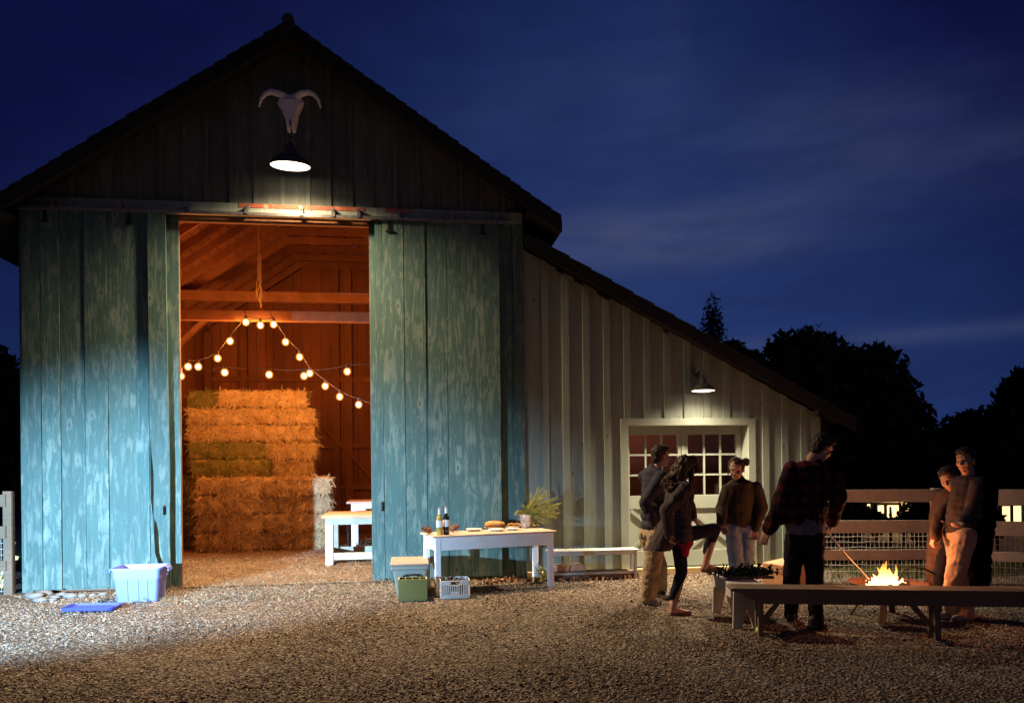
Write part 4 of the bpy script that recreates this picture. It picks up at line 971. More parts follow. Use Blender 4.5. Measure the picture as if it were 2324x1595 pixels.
branches('leafy_sprig', bz_+Vector((0, 0, 0.02)), [J(px, py, (bz_-camo.location).dot(CAMD)+random.uniform(-.1, .1)) for px, py in ((1218, 1292), (1228, 1286), (1238, 1294), (1244, 1300), (1222, 1302), (1214, 1312), (1234, 1304), (1245, 1312), (1212, 1318))], MT['fir'], 'ragged green sprigs lying on the gravel behind the right table leg', 'plant', 30, 0.05, 0.005)

# ------------------------------------------------------------------ cooler, olive box, bottle crate
c0 = Vector((0.02, -1.02, 0)); t = thing('cooler', c0, 'pale green plastic cooler box with a beige lid left of the table', 'cooler')
cl_, cr_ = -0.20, 0.20; fy, by = -1.32, -0.66
q = MB(); q.hexa([(cl_+0.05, fy+0.03, 0.0), (cr_-0.02, fy+0.03, 0.0), (cr_-0.02, by-0.03, 0.0), (cl_+0.05, by-0.03, 0.0)], [(cl_, fy, 0.325), (cr_, fy, 0.325), (cr_, by, 0.325), (cl_, by, 0.325)]); q.build('cooler_body', MT['cool'], t, bevel=0.018)
q = MB(); q.box((cl_-0.022, fy-0.022, 0.327), (cr_+0.02, by+0.02, 0.375)); q.build('rim', MT['cool'], t, bevel=0.012)
q = MB(); q.box((cl_-0.03, fy-0.03, 0.377), (cr_+0.025, by+0.025, 0.405)); q.build('cooler_lid', MT['coollid'], t, bevel=0.010)
q = MB(); q.tube([(cl_+0.12, fy-0.002, 0.235), (cl_+0.12, fy-0.035, 0.255), (cl_+0.15, fy-0.045, 0.275), (cr_-0.13, fy-0.045, 0.275), (cr_-0.10, fy-0.035, 0.255), (cr_-0.10, fy-0.002, 0.235)], 0.010, 8); q.build('carry_handle', MT['iron'], t, True)
c0 = Vector((0.04, -1.52, 0)); t = thing('board_box', c0, 'olive green slatted wooden box standing in front of the cooler', 'box')
x0, x1, y0, y1, h = -0.135, 0.195, -1.60, -1.38, 0.255
q = MB(); q.box((x0, y0, 0.004), (x1, y0+0.014, h)); q.build('front_board', MT['olive'], t, bevel=0.002)
q = MB(); q.box((x0-0.001, y0+0.015, 0.004), (x0+0.015, y1, h)); q.build('end_board', MT['ply'], t, bevel=0.002)
q = MB(); q.box((x1-0.014, y0+0.015, 0.004), (x1, y1, h)); q.build('end_board', MT['ply'], t, bevel=0.002)
q = MB(); q.box((x0+0.016, y1-0.014, 0.004), (x1-0.015, y1, h-0.002)); q.build('back_board', MT['olive'], t)
q = MB(); q.box((x0+0.016, y0+0.015, 0.004), (x1-0.015, y1-0.015, 0.016)); q.build('bottom_board', MT['ply'], t)
for k in range(1, 4):
    xx = x0+(x1-x0)*k/4; q = MB(); q.prism([(xx-0.004, y0+0.016, 0.018), (xx-0.004, y1-0.015, 0.018), (xx-0.004, y1-0.015, h-0.004), (xx-0.004, y0+0.08, h-0.004), (xx-0.004, y0+0.016, h-0.03)], (0.008, 0, 0)); q.build('divider', MT['olive'], t)
# bottle crate
c0 = Vector((0.52, -1.36, 0)); t = thing('bottle_crate', c0, 'small white plastic bottle crate on the gravel by the left table leg', 'crate')
def crate(c, w, d, h):
    x0, x1, y0, y1 = c.x-w/2, c.x+w/2, c.y-d/2, c.y+d/2
    q = MB(); q.box((x0, y0, 0.004), (x1, y1, 0.014)); q.build('crate_bottom', MT['milk'], t)
    f = MB()
    def side(a, b, nrm):
        a = Vector(a); b = Vector(b); L = (b-a).length; d_ = (b-a)/L; n_ = Vector(nrm)*0.009
        def slab(s0, s1, z0, z1, k=1.0): f.hexa([a+d_*s0+Vector((0,0,z0)), a+d_*s1+Vector((0,0,z0)), a+d_*s1+n_*k+Vector((0,0,z0)), a+d_*s0+n_*k+Vector((0,0,z0))], [a+d_*s0+Vector((0,0,z1)), a+d_*s1+Vector((0,0,z1)), a+d_*s1+n_*k+Vector((0,0,z1)), a+d_*s0+n_*k+Vector((0,0,z1))])
        slab(0, L, 0.015, 0.05); slab(0, L*0.34, h-0.05, h); slab(L*0.66, L, h-0.05, h); slab(L*0.34, L*0.66, h-0.012, h); slab(L*0.34, L*0.66, h-0.062, h-0.05)
        nb = 13
        for k in range(nb):
            s0 = L*k/nb; wd = L/nb*(0.55 if 2 < k < 10 else 0.72); slab(s0+0.002, s0+wd, 0.0505, h-0.0505 if not 4 <= k <= 8 else h-0.0625, 0.8)
        slab(L*0.36, L*0.64, 0.05, 0.085, 1.15)
    side((x0, y0, 0), (x1, y0, 0), (0, -1, 0)); side((x1, y0, 0), (x1, y1, 0), (1, 0, 0)); side((x1, y1, 0), (x0, y1, 0), (0, 1, 0)); side((x0, y1, 0), (x0, y0, 0), (-1, 0, 0))
    f.build('lattice_side', MT['milk'], t, bevel=0.0015)
crate(c0, 0.33, 0.34, 0.215)
for k in range(7):
    bx, by_ = c0.x-0.10+0.095*(k % 3), c0.y-0.09+0.09*(k//3); p = Vector((bx, by_, 0.0145)); bt_ = thing('beer_bottle', p, 'dark bottle standing in the white crate', 'bottle', 'bottles in the white crate')
    q = MB(); q.lathe([(0.002, 0), (0.03, 0.0), (0.031, 0.12), (0.013, 0.165), (0.013, 0.215), (0.002, 0.216)], p, 16); q.build('glass_body', MT['dark'], bt_, True)
    q = MB(); q.lathe([(0.0145, 0.205), (0.0145, 0.218), (0.002, 0.219)], p, 14); q.build('bottle_cap', MT['steel'], bt_, True)

# ------------------------------------------------------------------ bench by the lean-to wall, split wood
leg_table('bench', 'slender pale bench standing against the lean-to wall beside the table', 'bench', 1.86, 3.04, -0.42, -0.20, 0.40, 0.022, 0.045, 0.04, MT['bench_white'], MT['bench_white'], (0.075, 0.03), 0.03)
for px, lab in ((1310, 'block of split wood lying on the sill under the slender bench'), (1271, 'block of split wood half hidden behind the right table leg')):
    p = Vector((B(px, 1298, -0.22).x, -0.20, 0.112)); q = MB(); q.prism([p+Vector((-0.11, -0.09, -0.005)), p+Vector((0.11, -0.09, -0.005)), p+Vector((0.10, -0.09, 0.06)), p+Vector((0.04, -0.09, 0.085)), p+Vector((-0.09, -0.09, 0.075))], (0, 0.15, 0)); tag(q.build('wood_block', MT['brick'], bevel=0.006, loc=p), lab, 'wood block')
q = MB(); q.box((1.80, -0.36, 0.002), (3.08, -0.165, 0.106)); tag(q.build('timber_beam', MT['bench_old'], bevel=0.008, loc=Vector((2.4, -0.28, 0))), 'low squared timber lying along the foot of the lean-to wall under the bench', 'timber')
n = 160; pp = np.stack([rng.uniform(0.95, 3.1, n), rng.uniform(-0.62, -0.17, n), np.full(n, 0.03)], 1)
pp = np.concatenate([pp, np.array([(a, b, 0.018+c) for a, b, c in gravel_pts(170)])]); n = len(pp)
pp[:40, 0] = rng.uniform(1.0, 2.0, 40); pp[:40, 1] = rng.uniform(-0.5, -0.15, 40)
LV = [(-1, 0, 0), (-0.4, 0.42, 0.1), (0.4, 0.42, -0.05), (1, 0, 0.15), (0.4, -0.42, 0.1), (-0.4, -0.42, -0.1)]; LFc = [(0, 1, 5, 0), (1, 2, 4, 5), (2, 3, 4, 2)]
LFc = [(0, 1, 5), (1, 2, 5), (2, 4, 5), (2, 3, 4)]
tag(scatter_mesh('dry_leaves', pp.tolist(), LV, LFc, np.repeat(np.concatenate([rng.uniform(0.02, 0.05, (160, 1)), rng.uniform(0.012, 0.03, (n-160, 1))]), 3, 1), MT['dryleaf'], tilt=0.25), 'curled dry leaves drifted along the wall and over the gravel', 'leaves', kind='stuff')

# ------------------------------------------------------------------ blue tote and its lid
c0 = Vector((-3.16, -0.86, 0)); t = thing('storage_tote', c0, 'open lavender blue plastic storage tote standing in front of the left barn door', 'tote')
def rect(cx, cy, hx, hy, z, r, n=5):
    out = []
    for sx, sy, a0 in ((1, 1, 0), (-1, 1, 90), (-1, -1, 180), (1, -1, 270)):
        for k in range(n): a = R(a0+90*k/(n-1)); out.append(Vector((cx+sx*(hx-r)+r*math.cos(a), cy+sy*(hy-r)+r*math.sin(a), z)))
    return out
def loft(mb, loops, capb=True, capt=False):
    n = len(loops[0]); o = len(mb.v); vs = [v for l in loops for v in l]; fs = []
    for i in range(len(loops)-1):
        for k in range(n): fs.append((i*n+k, i*n+(k+1) % n, (i+1)*n+(k+1) % n, (i+1)*n+k))
    if capb: fs.append(tuple(range(n))[::-1])
    if capt: fs.append(tuple(range((len(loops)-1)*n, len(loops)*n)))
    mb.add(vs, fs)
q = MB(); cx, cy = c0.x, c0.y; hb, ht = (0.225, 0.155), (0.268, 0.195); H_ = 0.40
ls_ = [rect(cx, cy, hb[0], hb[1], 0.004, 0.03), rect(cx, cy, 0.25, 0.178, 0.27, 0.035), rect(cx, cy, 0.262, 0.190, 0.272, 0.035), rect(cx, cy, ht[0], ht[1], 0.375, 0.035), rect(cx, cy, ht[0]+0.018, ht[1]+0.018, 0.378, 0.04), rect(cx, cy, ht[0]+0.018, ht[1]+0.018, H_, 0.04), rect(cx, cy, ht[0]-0.004, ht[1]-0.004, H_, 0.035), rect(cx, cy, 0.245, 0.172, 0.262, 0.03), rect(cx, cy, hb[0]-0.006, hb[1]-0.006, 0.012, 0.03)]
loft(q, ls_, True, True)
q.build('tub', MT['tote'], t)
for xx in (-0.10, 0.02, 0.12):
    q = MB(); q.hexa([(cx+xx-0.008, cy-0.165, 0.02), (cx+xx+0.008, cy-0.165, 0.02), (cx+xx+0.008, cy-0.15, 0.02), (cx+xx-0.008, cy-0.15, 0.02)], [(cx+xx-0.008, cy-0.1835, 0.262), (cx+xx+0.008, cy-0.1835, 0.262), (cx+xx+0.008, cy-0.165, 0.262), (cx+xx-0.008, cy-0.165, 0.262)]); q.build('rib', MT['tote'], t)
for sx in (-1, 1):
    q = MB(); xa = cx+sx*(ht[0]+0.019); q.prism([(xa, cy-0.09, 0.398), (xa+sx*0.045, cy-0.075, 0.385), (xa+sx*0.045, cy+0.075, 0.385), (xa, cy+0.09, 0.398)], (0, 0, -0.014)); q.prism([(xa+sx*0.034, cy-0.072, 0.370), (xa+sx*0.046, cy-0.072, 0.370), (xa+sx*0.046, cy+0.072, 0.370), (xa+sx*0.034, cy+0.072, 0.370)], (0, 0, -0.03)); q.build('tote_handle', MT['tote'], t, bevel=0.003)
c0 = Vector((-3.47, -1.47, 0.012)); cx, cy = c0.x, c0.y
t = thing('tote_lid', c0, 'dark blue tote lid lying upside down on the gravel', 'lid')
q = MB(); loft(q, [rect(cx, cy, 0.23, 0.15, 0.014, 0.05), rect(cx, cy, 0.262, 0.19, 0.022, 0.06), rect(cx, cy, 0.27, 0.198, 0.055, 0.06), rect(cx, cy, 0.258, 0.186, 0.056, 0.055), rect(cx, cy, 0.248, 0.176, 0.030, 0.05)], True, True); q.build('tray', MT['tote_lid'], t)
q = MB(); loft(q, [rect(cx, cy, 0.20, 0.13, 0.0305, 0.04), rect(cx, cy, 0.195, 0.125, 0.040, 0.04)], False, True); q.build('raised_panel', MT['tote_lid'], t)
t.rotation_euler = (R(-2), R(1.5), R(4))
# stones along the foot of the left door
for k, (px, py, r) in enumerate(((76, 1356, .11), (101, 1351, .10), (124, 1357, .06), (140, 1352, .07), (160, 1356, .08), (185, 1354, .06), (210, 1352, .05), (92, 1364, .09), (120, 1362, .05), (232, 1350, .05))):
    p = G(px, py); mb = MB(); mb.ell(p+Vector((0, 0, r*0.22)), (r, r*0.7, r*0.42), seg=14, rings=9)
    for v in mb.v: v += (v-p)*0.35*noise.noise((v+Vector((k*3, 0, 0)))*9)
    tag(mb.build('stone', MT['stone'], smooth=True, loc=p), 'rough pale fieldstone along the foot of the left barn door', 'stone', 'stones under the left door')

# ------------------------------------------------------------------ fences
def fence(name, label, runs, rails, post_x, zf=lambda x, y: 0.0, mesh=True, post_w=0.10, post_h=1.2, wood='fence'):
    a, b = Vector(runs[0]), Vector(runs[1]); t = thing(name, a, label, 'fence'); d = (b-a).normalized(); nrm = Vector((d.y, -d.x, 0))
    L = (b-a).length
    for s_ in post_x:
        p = a+d*s_; q = MB(); q.box((-post_w/2, -post_w/2, -0.15), (post_w/2, post_w/2, post_h), Matrix.Translation(p) @ Matrix.Rotation(math.atan2(d.y, d.x), 4, 'Z')); q.build('post', MT[wood], t, bevel=0.008)
    cuts = sorted(set([0.0]+list(post_x)+[L])); cuts = [c for c in cuts if 0 <= c <= L]
    for z0, z1 in rails:
        for s0, s1 in zip(cuts[:-1], cuts[1:]):
            if s1-s0 < 0.1: continue
            p0, p1 = a+d*(s0+0.004)+nrm*(post_w/2+0.003), a+d*(s1-0.004)+nrm*(post_w/2+0.003); dz = random.uniform(-.012, .012); q = MB(); m_ = 9; lo = []; hi = []
            for i in range(m_+1):
                pp_ = p0.lerp(p1, i/m_); w_ = 0.010*noise.noise((pp_.x*2.3, pp_.y*2.3, z0*5)); lo.append(pp_+Vector((0, 0, z0+w_+dz))); hi.append(pp_+Vector((0, 0, z1+w_*0.6-dz*0.5)))
            q.prism(lo+hi[::-1], nrm*0.032); q.build('rail', MT[wood], t, bevel=0.003)
    if mesh:
        q = MB(); zt = rails[1][0]+0.03; k = 0.0
        while k < L:
            p = a+d*k+nrm*(-post_w/2-0.004); w_ = 0.006*noise.noise((k*3, 0, 0)); q.tube([p+Vector((w_, 0, 0.02)), p+Vector((w_*2, 0, zt))], 0.0036, 4, False); k += 0.055
        for i in range(9):
            z = 0.03+(zt-0.05)*(i/8)**0.85; q.tube([a+d*(L*j/12)+nrm*(-post_w/2-0.008)+Vector((0, 0, z+0.012*noise.noise((j*0.9, i, 0)))) for j in range(13)], 0.0042, 4, False)
        q.build('wire_mesh', MT['wire'], t)
    return t
RAILS = ((0.30, 0.43), (0.64, 0.80), (1.04, 1.19))
fence('rail_fence', 'weathered three rail fence with wire mesh behind the fire pit', ((5.05, -1.20, 0), (6.66, -1.50, 0)), RAILS, (0.02, 1.62))
fence('rail_fence', 'darker stretch of rail fence running on to the right behind the people by the fire', ((6.72, -1.56, 0), (9.6, -3.2, 0)), ((0.30, 0.43), (0.62, 0.80), (1.00, 1.19)), (1.75, 3.3))
fence('rail_fence', 'short rail fence with post butting the left corner of the barn', ((-7.4, -0.10, 0), (-4.93, -0.10, 0)), ((0.30, 0.43), (0.70, 0.86), (1.10, 1.25)), (0.0, 2.43), post_h=1.29, wood='bench_old')
for k, (pa, pb) in enumerate((((2, 1362), (40, 1262)), ((-8, 1330), (32, 1228)), ((-24, 1362), (6, 1290)))):
    a, b = B(pa[0], pa[1], 0.35), B(pb[0], pb[1], 0.55); a.z = max(a.z, 0.02); q = MB(); q.bar(a, b, 0.05, 0.03, (0, 1, 0)); tag(q.build('yellow_pole', MT['yellow'], bevel=0.004, loc=a), 'pale yellow pole leaning behind the left fence', 'pole', 'poles leaning behind the left fence')

# ------------------------------------------------------------------ white bench with greenery, front bench
def a_panel(mb, p, u, w, h, th, nrm):
    u = Vector(u); nrm = Vector(nrm); P2 = lambda s, z: p+u*s+Vector((0, 0, z))
    mb.prism([P2(-w/2, 0), P2(-w*0.20, 0), P2(-0.008, h*0.48), P2(0.008, h*0.48), P2(w*0.20, 0), P2(w/2, 0), P2(w*0.46, h), P2(-w*0.46, h)], nrm*th)
wa, wb = G(1646, 1388), G(1697, 1427); c0 = (wa+wb)/2
dW = (wb-wa).normalized(); uW = Vector((-dW.y, dW.x, 0)); 
if uW.x < 0: uW = -uW
t = thing('plank_bench', c0, 'chalky white plank bench with notched end boards pointing away from us', 'bench'); HW = 0.385
for pp_, sg in ((wa, 1), (wb, -1)):
    q = MB(); a_panel(q, pp_, uW, 0.27, HW, 0.032, dW*sg); q.build('leg_panel', MT['bench_white'], t, bevel=0.003)
q = MB(); e0, e1 = wa-dW*0.12, wb+dW*0.10
q.hexa([e0-uW*0.15+UP*(HW+.001), e0+uW*0.15+UP*(HW+.001), e1+uW*0.15+UP*(HW+.001), e1-uW*0.15+UP*(HW+.001)], [e0-uW*0.15+UP*(HW+.035), e0+uW*0.15+UP*(HW+.035), e1+uW*0.15+UP*(HW+.035), e1-uW*0.15+UP*(HW+.035)]); q.build('seat', MT['bench_white'], t, bevel=0.004)
for sg in (-1, 1):
    q = MB(); o_ = uW*sg*0.129; q.hexa([wa+dW*0.034+o_+UP*(HW-.10), wb-dW*0.034+o_+UP*(HW-.10), wb-dW*0.034+o_+uW*sg*0.018+UP*(HW-.10), wa+dW*0.034+o_+uW*sg*0.018+UP*(HW-.10)], [wa+dW*0.034+o_+UP*HW, wb-dW*0.034+o_+UP*HW, wb-dW*0.034+o_+uW*sg*0.018+UP*HW, wa+dW*0.034+o_+uW*sg*0.018+UP*HW]); q.build('side_rail', MT['bench_white'], t, bevel=0.003)
gc = c0+dW*0.02+uW*0.10+UP*(HW+0.036)
q = MB(); Mg = Matrix.Translation(gc) @ Matrix.Rotation(-0.15, 4, 'Z'); q.box((-0.20, -0.10, 0), (0.24, 0.10, 0.012), Mg); q.box((-0.20, -0.10, 0.0121), (0.24, -0.088, 0.028), Mg); q.box((-0.20, 0.088, 0.0121), (0.24, 0.10, 0.028), Mg); tag(q.build('tray', MT['board'], loc=gc), 'shallow wooden tray under the greenery on the white bench', 'tray')
n = 900; pp = [tuple(gc+Vector((random.gauss(0, 0.13), random.gauss(0, 0.06), 0.03+abs(random.gauss(0, 0.032))))) for _ in range(n)]
go = scatter_mesh('greenery', pp, LV, LFc, np.repeat(rng.uniform(0.012, 0.03, (n, 1)), 3, 1), MT['greens'], tilt=0.8)
tag(go, 'heap of dark leafy greenery on the tray on the white bench', 'greenery')
BA = R(-15.2); Mb = Matrix.Translation((2.86, -3.84, 0)) @ Matrix.Rotation(BA, 4, 'Z'); c0 = Mb @ Vector((0, 0, 0)); t = thing('plank_bench', c0, 'long dark weathered plank bench with shaped apron in front of the fire pit', 'bench')
q = MB(); q.box((0, -0.135, 0.408), (3.3, 0.135, 0.436), Mb); q.build('seat', MT['bench_old'], t, bevel=0.004)
for y_ in (-0.125, 0.103):
    q = MB(); pts_ = [(0.03, 0.407), (3.27, 0.407), (3.27, 0.30), (0.26, 0.30), (0.235, 0.303), (0.20, 0.335), (0.165, 0.345), (0.14, 0.35), (0.10, 0.385), (0.06, 0.395)]
    q.prism([Mb @ Vector((a, y_, b)) for a, b in pts_], (Mb.to_3x3() @ Vector((0, 0.022, 0)))); q.build('apron', MT['bench_old'], t, bevel=0.002)
for x_, br in ((0.24, 1), (1.72, -1), (3.05, -1)):
    for y_ in (-0.095, 0.045):
        q = MB(); q.box((x_, y_, 0.0), (x_+0.045, y_+0.05, 0.298), Mb); q.box((x_+0.004, y_+0.004, 0.2985), (x_+0.041, y_+0.046, 0.407), Mb); q.build('leg', MT['bench_old'], t, bevel=0.003)
    q = MB(); q.bar(Mb @ Vector((x_+(0.047 if br > 0 else -0.002), 0.0, 0.11)), Mb @ Vector((x_+(0.27 if br > 0 else -0.26), 0.0, 0.40)), 0.035, 0.035, (0, 1, 0)); q.build('brace', MT['bench_old'], t)
p = G(1724, 1438)+UP*0.034; q = MB(); q.ell(p, 0.034, seg=24, rings=16); tag(q.build('ball', MT['ball'], smooth=True, loc=p), 'fuzzy yellow green ball on the gravel under the dark bench', 'ball')

# ------------------------------------------------------------------ carton, stake, fire pit
pf, pl, pr = G(1784, 1284, 0.335), G(1730, 1276, 0.335), G(1830, 1273, 0.335); pb = pl+pr-pf; c0 = (pl+pr)/2; c0.z = 0; t = thing('carton', c0, 'closed brown carton standing on the gravel beyond the people', 'carton')
q = MB(); dn = lambda v, z: Vector((v.x, v.y, z)); q.hexa([dn(v, 0.003) for v in (pf, pr, pb, pl)], [dn(v, 0.328) for v in (pf, pr, pb, pl)]); q.build('carton_body', MT['carton'], t, bevel=0.003)
m0, m1 = (pf+pl)/2, (pr+pb)/2
for a, b, c_, d in ((pf, pr, m1, m0), (m0, m1, pb, pl)):
    k = 0.004; vs = [v.lerp((a+b+c_+d)/4, 0.012) for v in (a, b, c_, d)]; q = MB(); q.hexa([dn(v, 0.329) for v in vs], [dn(v, 0.335) for v in vs]); q.build('flap', MT['carton'], t)
p = G(1833, 1326); t = thing('marker_stake', p, 'thin white stake with a small tag standing beside the carton', 'stake')
q = MB(); q.tube([p, p+UP*0.42], 0.008, 8); q.build('rod', MT['milk'], t); q = MB(); q.box((p.x-0.025, p.y-0.018, 0.01), (p.x+0.025, p.y-0.0095, 0.11)); q.build('tag_plate', MT['milk'], t, bevel=0.003)
FC = Vector((4.68, -3.43, 0)); fp = thing('fire_pit', FC, 'wide rusty fire bowl on splayed legs holding the campfire', 'fire pit')
q = MB(); q.lathe([(0.002, 0.235), (0.20, 0.245), (0.32, 0.30), (0.36, 0.345), (0.375, 0.352), (0.362, 0.356), (0.31, 0.31), (0.19, 0.256), (0.002, 0.248)], FC, 48); q.build('bowl', MT['rustbowl'], fp, True)
for a in (0.35, 1.92, 3.49, 5.06):
    u = Vector((math.cos(a+0.5), math.sin(a+0.5), 0)); q = MB(); q.bar(FC+u*0.34, FC+u*0.17+UP*0.262, 0.06, 0.018, u); q.build('leg', MT['rustbowl'], fp, bevel=0.003)
for k, (a, z) in enumerate(((0.2, 0.30), (1.3, 0.31), (2.3, 0.33), (2.9, 0.345))):
    u = Vector((math.cos(a), math.sin(a), 0)); p = FC+UP*z; q = MB(); q.tube([p-u*0.20, p-u*0.07+UP*0.008, p+u*0.08, p+u*0.19+UP*0.01], [0.028, 0.033, 0.031, 0.024], 9); tag(q.build('burning_log', MT['char'], loc=p), 'charred log burning in the fire bowl', 'log', 'logs in the fire bowl')
fo = thing('campfire', FC+UP*0.0, 'bright orange campfire flames rising from the bowl', 'fire')
fl_ = [(1992, 1286, .028), (2003, 1278, .032), (2011, 1272, .038), (2018, 1288, .04), (2034, 1281, .022), (1982, 1302, .035), (2005, 1295, .065), (2016, 1300, .07), (2028, 1304, .05), (2046, 1318, .04), (1972, 1318, .04), (2007, 1283, .03), (2022, 1294, .03), (1966, 1316, .045), (2055, 1321, .04), (1978, 1309, .04), (2049, 1311, .03), (2013, 1290, .05), (1997, 1300, .045), (2038, 1306, .03)]
q = MB(); fd = (FC-camo.location).dot(CAMD)
for k, (px, py, r) in enumerate(fl_):
    tip = J(px, py, fd+random.uniform(-.10, .10)); base = Vector((FC.x+(tip.x-FC.x)*0.75, tip.y*0.6+FC.y*0.4, 0.30)); pth = []; rad = []
    for i in range(9):
        s_ = i/8; w_ = 0.035*noise.noise((k*7, s_*2.2, 0)); pth.append(base.lerp(tip, s_)+CAMX*w_*s_*1.5); rad.append(max(0.002, r*(math.sin(math.pi*min(1, 0.25+0.75*s_))**0.8)*(1-s_*0.35)))
    q.tube(pth, rad, 10)
q.build('flames', MT['flame'], fo, True)
n = 90; pp = [(FC.x+0.24*math.sqrt(random.random())*math.cos(a), FC.y+0.24*math.sqrt(random.random())*math.sin(a), 0.272+random.uniform(0, 0.02)) for a in [random.uniform(0, 6.28) for _ in range(n)]]
eo = scatter_mesh('embers', [tuple(Vector(p)-FC) for p in pp], OCT_V, OCT_F, np.repeat(rng.uniform(0.008, 0.022, (n, 1)), 3, 1), m_emit('glowing_embers', (1.0, 0.22, 0.03), 3.0)); eo.parent = fo
lamp('fire_light', 'POINT', FC+UP*0.66, W_FIRE, (1.0, 0.33, 0.10), 0.12)
q = MB(); hc = FC+Vector((0.22, 0.10, 0.35)); q.tube([hc+CAMX*(-0.02), hc+CAMX*0.02+UP*0.11, hc+CAMX*0.12+UP*0.135, hc+CAMX*0.24+UP*0.11, hc+CAMX*0.36+UP*0.05], 0.009, 7); tag(q.build('fire_poker', MT['iron'], smooth=True, loc=hc), 'curved black iron poker resting over the edge of the fire bowl', 'poker')

# ------------------------------------------------------------------ people
def grow(name, prims, mat, parent, voxel=0.012, it=6, disp=0.0, dscale=10.0, floor=None, fold=None):
    mb = MB()
    for p in prims:
        if p[0] == 'c': mb.cap(*p[1:])
        else: mb.ell(p[1], p[2], p[3] if len(p) > 3 else None, seg=16, rings=12)
    root = parent
    while root.parent is not None: root = root.parent
    off = Vector(root.location); m = mb.mesh('tmp', off); fixn(m); o = bpy.data.objects.new('tmp', m); C.objects.link(o)
    r = o.modifiers.new('r', 'REMESH'); r.mode = 'VOXEL'; r.voxel_size = voxel
    s_ = o.modifiers.new('s', 'SMOOTH'); s_.iterations = it; s_.factor = 0.5
    dg = bpy.context.evaluated_depsgraph_get(); me = bpy.data.meshes.new_from_object(o.evaluated_get(dg))
    bpy.data.objects.remove(o); bpy.data.meshes.remove(m)
    if disp or floor is not None:
        me.update(); nr = [v.normal.copy() for v in me.vertices]
        for v, n_ in zip(me.vertices, nr):
            co = Vector(v.co)
            if disp:
                k = Vector((co.x*dscale, co.y*dscale, co.z*dscale*(fold or 1.0)))
                co += n_*disp*(noise.noise(k)+0.5*noise.noise(k*2.3))
            if floor is not None and co.z+off.z < floor: co.z = floor-off.z
            v.co = co
    me.name = name; me.materials.clear(); me.materials.append(mat)
    for p in me.polygons: p.use_smooth = True; p.material_index = 0
    ob = bpy.data.objects.new(name, me); C.objects.link(ob); ob.parent = parent; return ob
def head_prims(c, f, u, s=1.0):
    f = f.normalized(); r = f.cross(u).normalized(); u = r.cross(f).normalized(); A = (r, f, u)
    P = lambda x, y, z: c+(r*x+f*y+u*z)*s
    e = lambda x, y, z, rr: ('e', P(x, y, z), tuple(k*s for k in rr), A)
    return [e(0, -.012, .032, (.076, .095, .088)), e(0, .030, -.045, (.056, .060, .066)), e(0, .062, -.094, (.025, .022, .018)), e(-.036, .058, -.022, (.026, .028, .028)), e(.036, .058, -.022, (.026, .028, .028)),
            ('c', P(0, .083, .022), P(0, .103, -.022), .010*s, .014*s), e(-.012, .092, -.026, (.010, .010, .008)), e(.012, .092, -.026, (.010, .010, .008)), e(0, .080, .034, (.05, .016, .012)), e(0, .084, -.057, (.024, .010, .006)), e(0, .081, -.068, (.021, .011, .008)),
            e(-.077, -.008, -.012, (.010, .020, .031)), e(.077, -.008, -.012, (.010, .020, .031)), ('c', P(0, -.025, -.06), P(0, -.04, -.135), .052*s, .056*s)], (P, A)
def eyes(P, A, s, parent):
    for sx in (-1, 1):
        q = MB(); q.ell(P(sx*.030, .0775, .008), (.009*s, .005*s, .0035*s), A); q.build('eye', MT['eye'], parent, True)
def hand_prims(w, d, n, side=1, curl=0.5, s=1.0):
    d = d.normalized(); r = d.cross(n).normalized()*side; n = (r.cross(d)*side).normalized()
    P = lambda a, b, c_: w+(d*a+r*b+n*c_)*s
    out = [('c', P(-.02, 0, 0), P(.03, 0, 0), .022*s, .026*s), ('c', P(.03, -.022, 0), P(.085, -.030, 0), .015*s, .012*s), ('c', P(.03, .018, 0), P(.088, .024, 0), .016*s, .013*s), ('c', P(.04, 0, 0), P(.09, 0, 0), .016*s, .013*s)]
    for b, L in ((-.032, .062), (-.011, .076), (.011, .080), (.031, .070)):
        a1, a2 = curl*0.8, curl*1.9
        k = P(.088, b, 0); m_ = k+(d*math.cos(a1)+n*math.sin(a1))*L*0.55*s; t_ = m_+(d*math.cos(a2)+n*math.sin(a2))*L*0.5*s
        out += [('c', k, m_, .0095*s, .0088*s), ('c', m_, t_, .0088*s, .0075*s)]
    k = P(.02, .026, .004); m_ = P(.058, .052, .018); out += [('c', k, m_, .013*s, .010*s), ('c', m_, P(.085, .050, .032), .010*s, .008*s)]
    return out
def limb(a, b, c_, r): return [('c', a, b, r[0], r[1]), ('c', b, c_, r[1], r[2])]
def shoe(heel, toe, h=0.055):
    d = (toe-heel).normalized(); return [('c', heel+UP*0.035+d*0.03, toe+UP*0.028-d*0.04, 0.040, 0.038), ('c', heel+UP*0.05+d*0.035, heel+UP*0.10+d*0.035, 0.040, 0.043), ('c', heel+UP*0.06+d*0.06, toe+UP*0.03-d*0.07, 0.038, 0.034)]
def torso(sh, ch, hip, r_, f_, w=(0.17, 0.155, 0.165), dp=(0.085, 0.115, 0.105)):
    A = (r_, f_, UP); out = []
    a = (r_.normalized(), f_.normalized(), r_.cross(f_).normalized())
    for i in range(9):
        t_ = i/8
        if t_ < 0.5: p = sh.lerp(ch, t_*2); ww = w[0]+(w[1]-w[0])*t_*2; dd = dp[0]+(dp[1]-dp[0])*t_*2
        else: p = ch.lerp(hip, t_*2-1); ww = w[1]+(w[2]-w[1])*(t_*2-1); dd = dp[1]+(dp[2]-dp[1])*(t_*2-1)
        out.append(('e', p, (ww, dd, 0.09), a))
    return out
CLO = {}
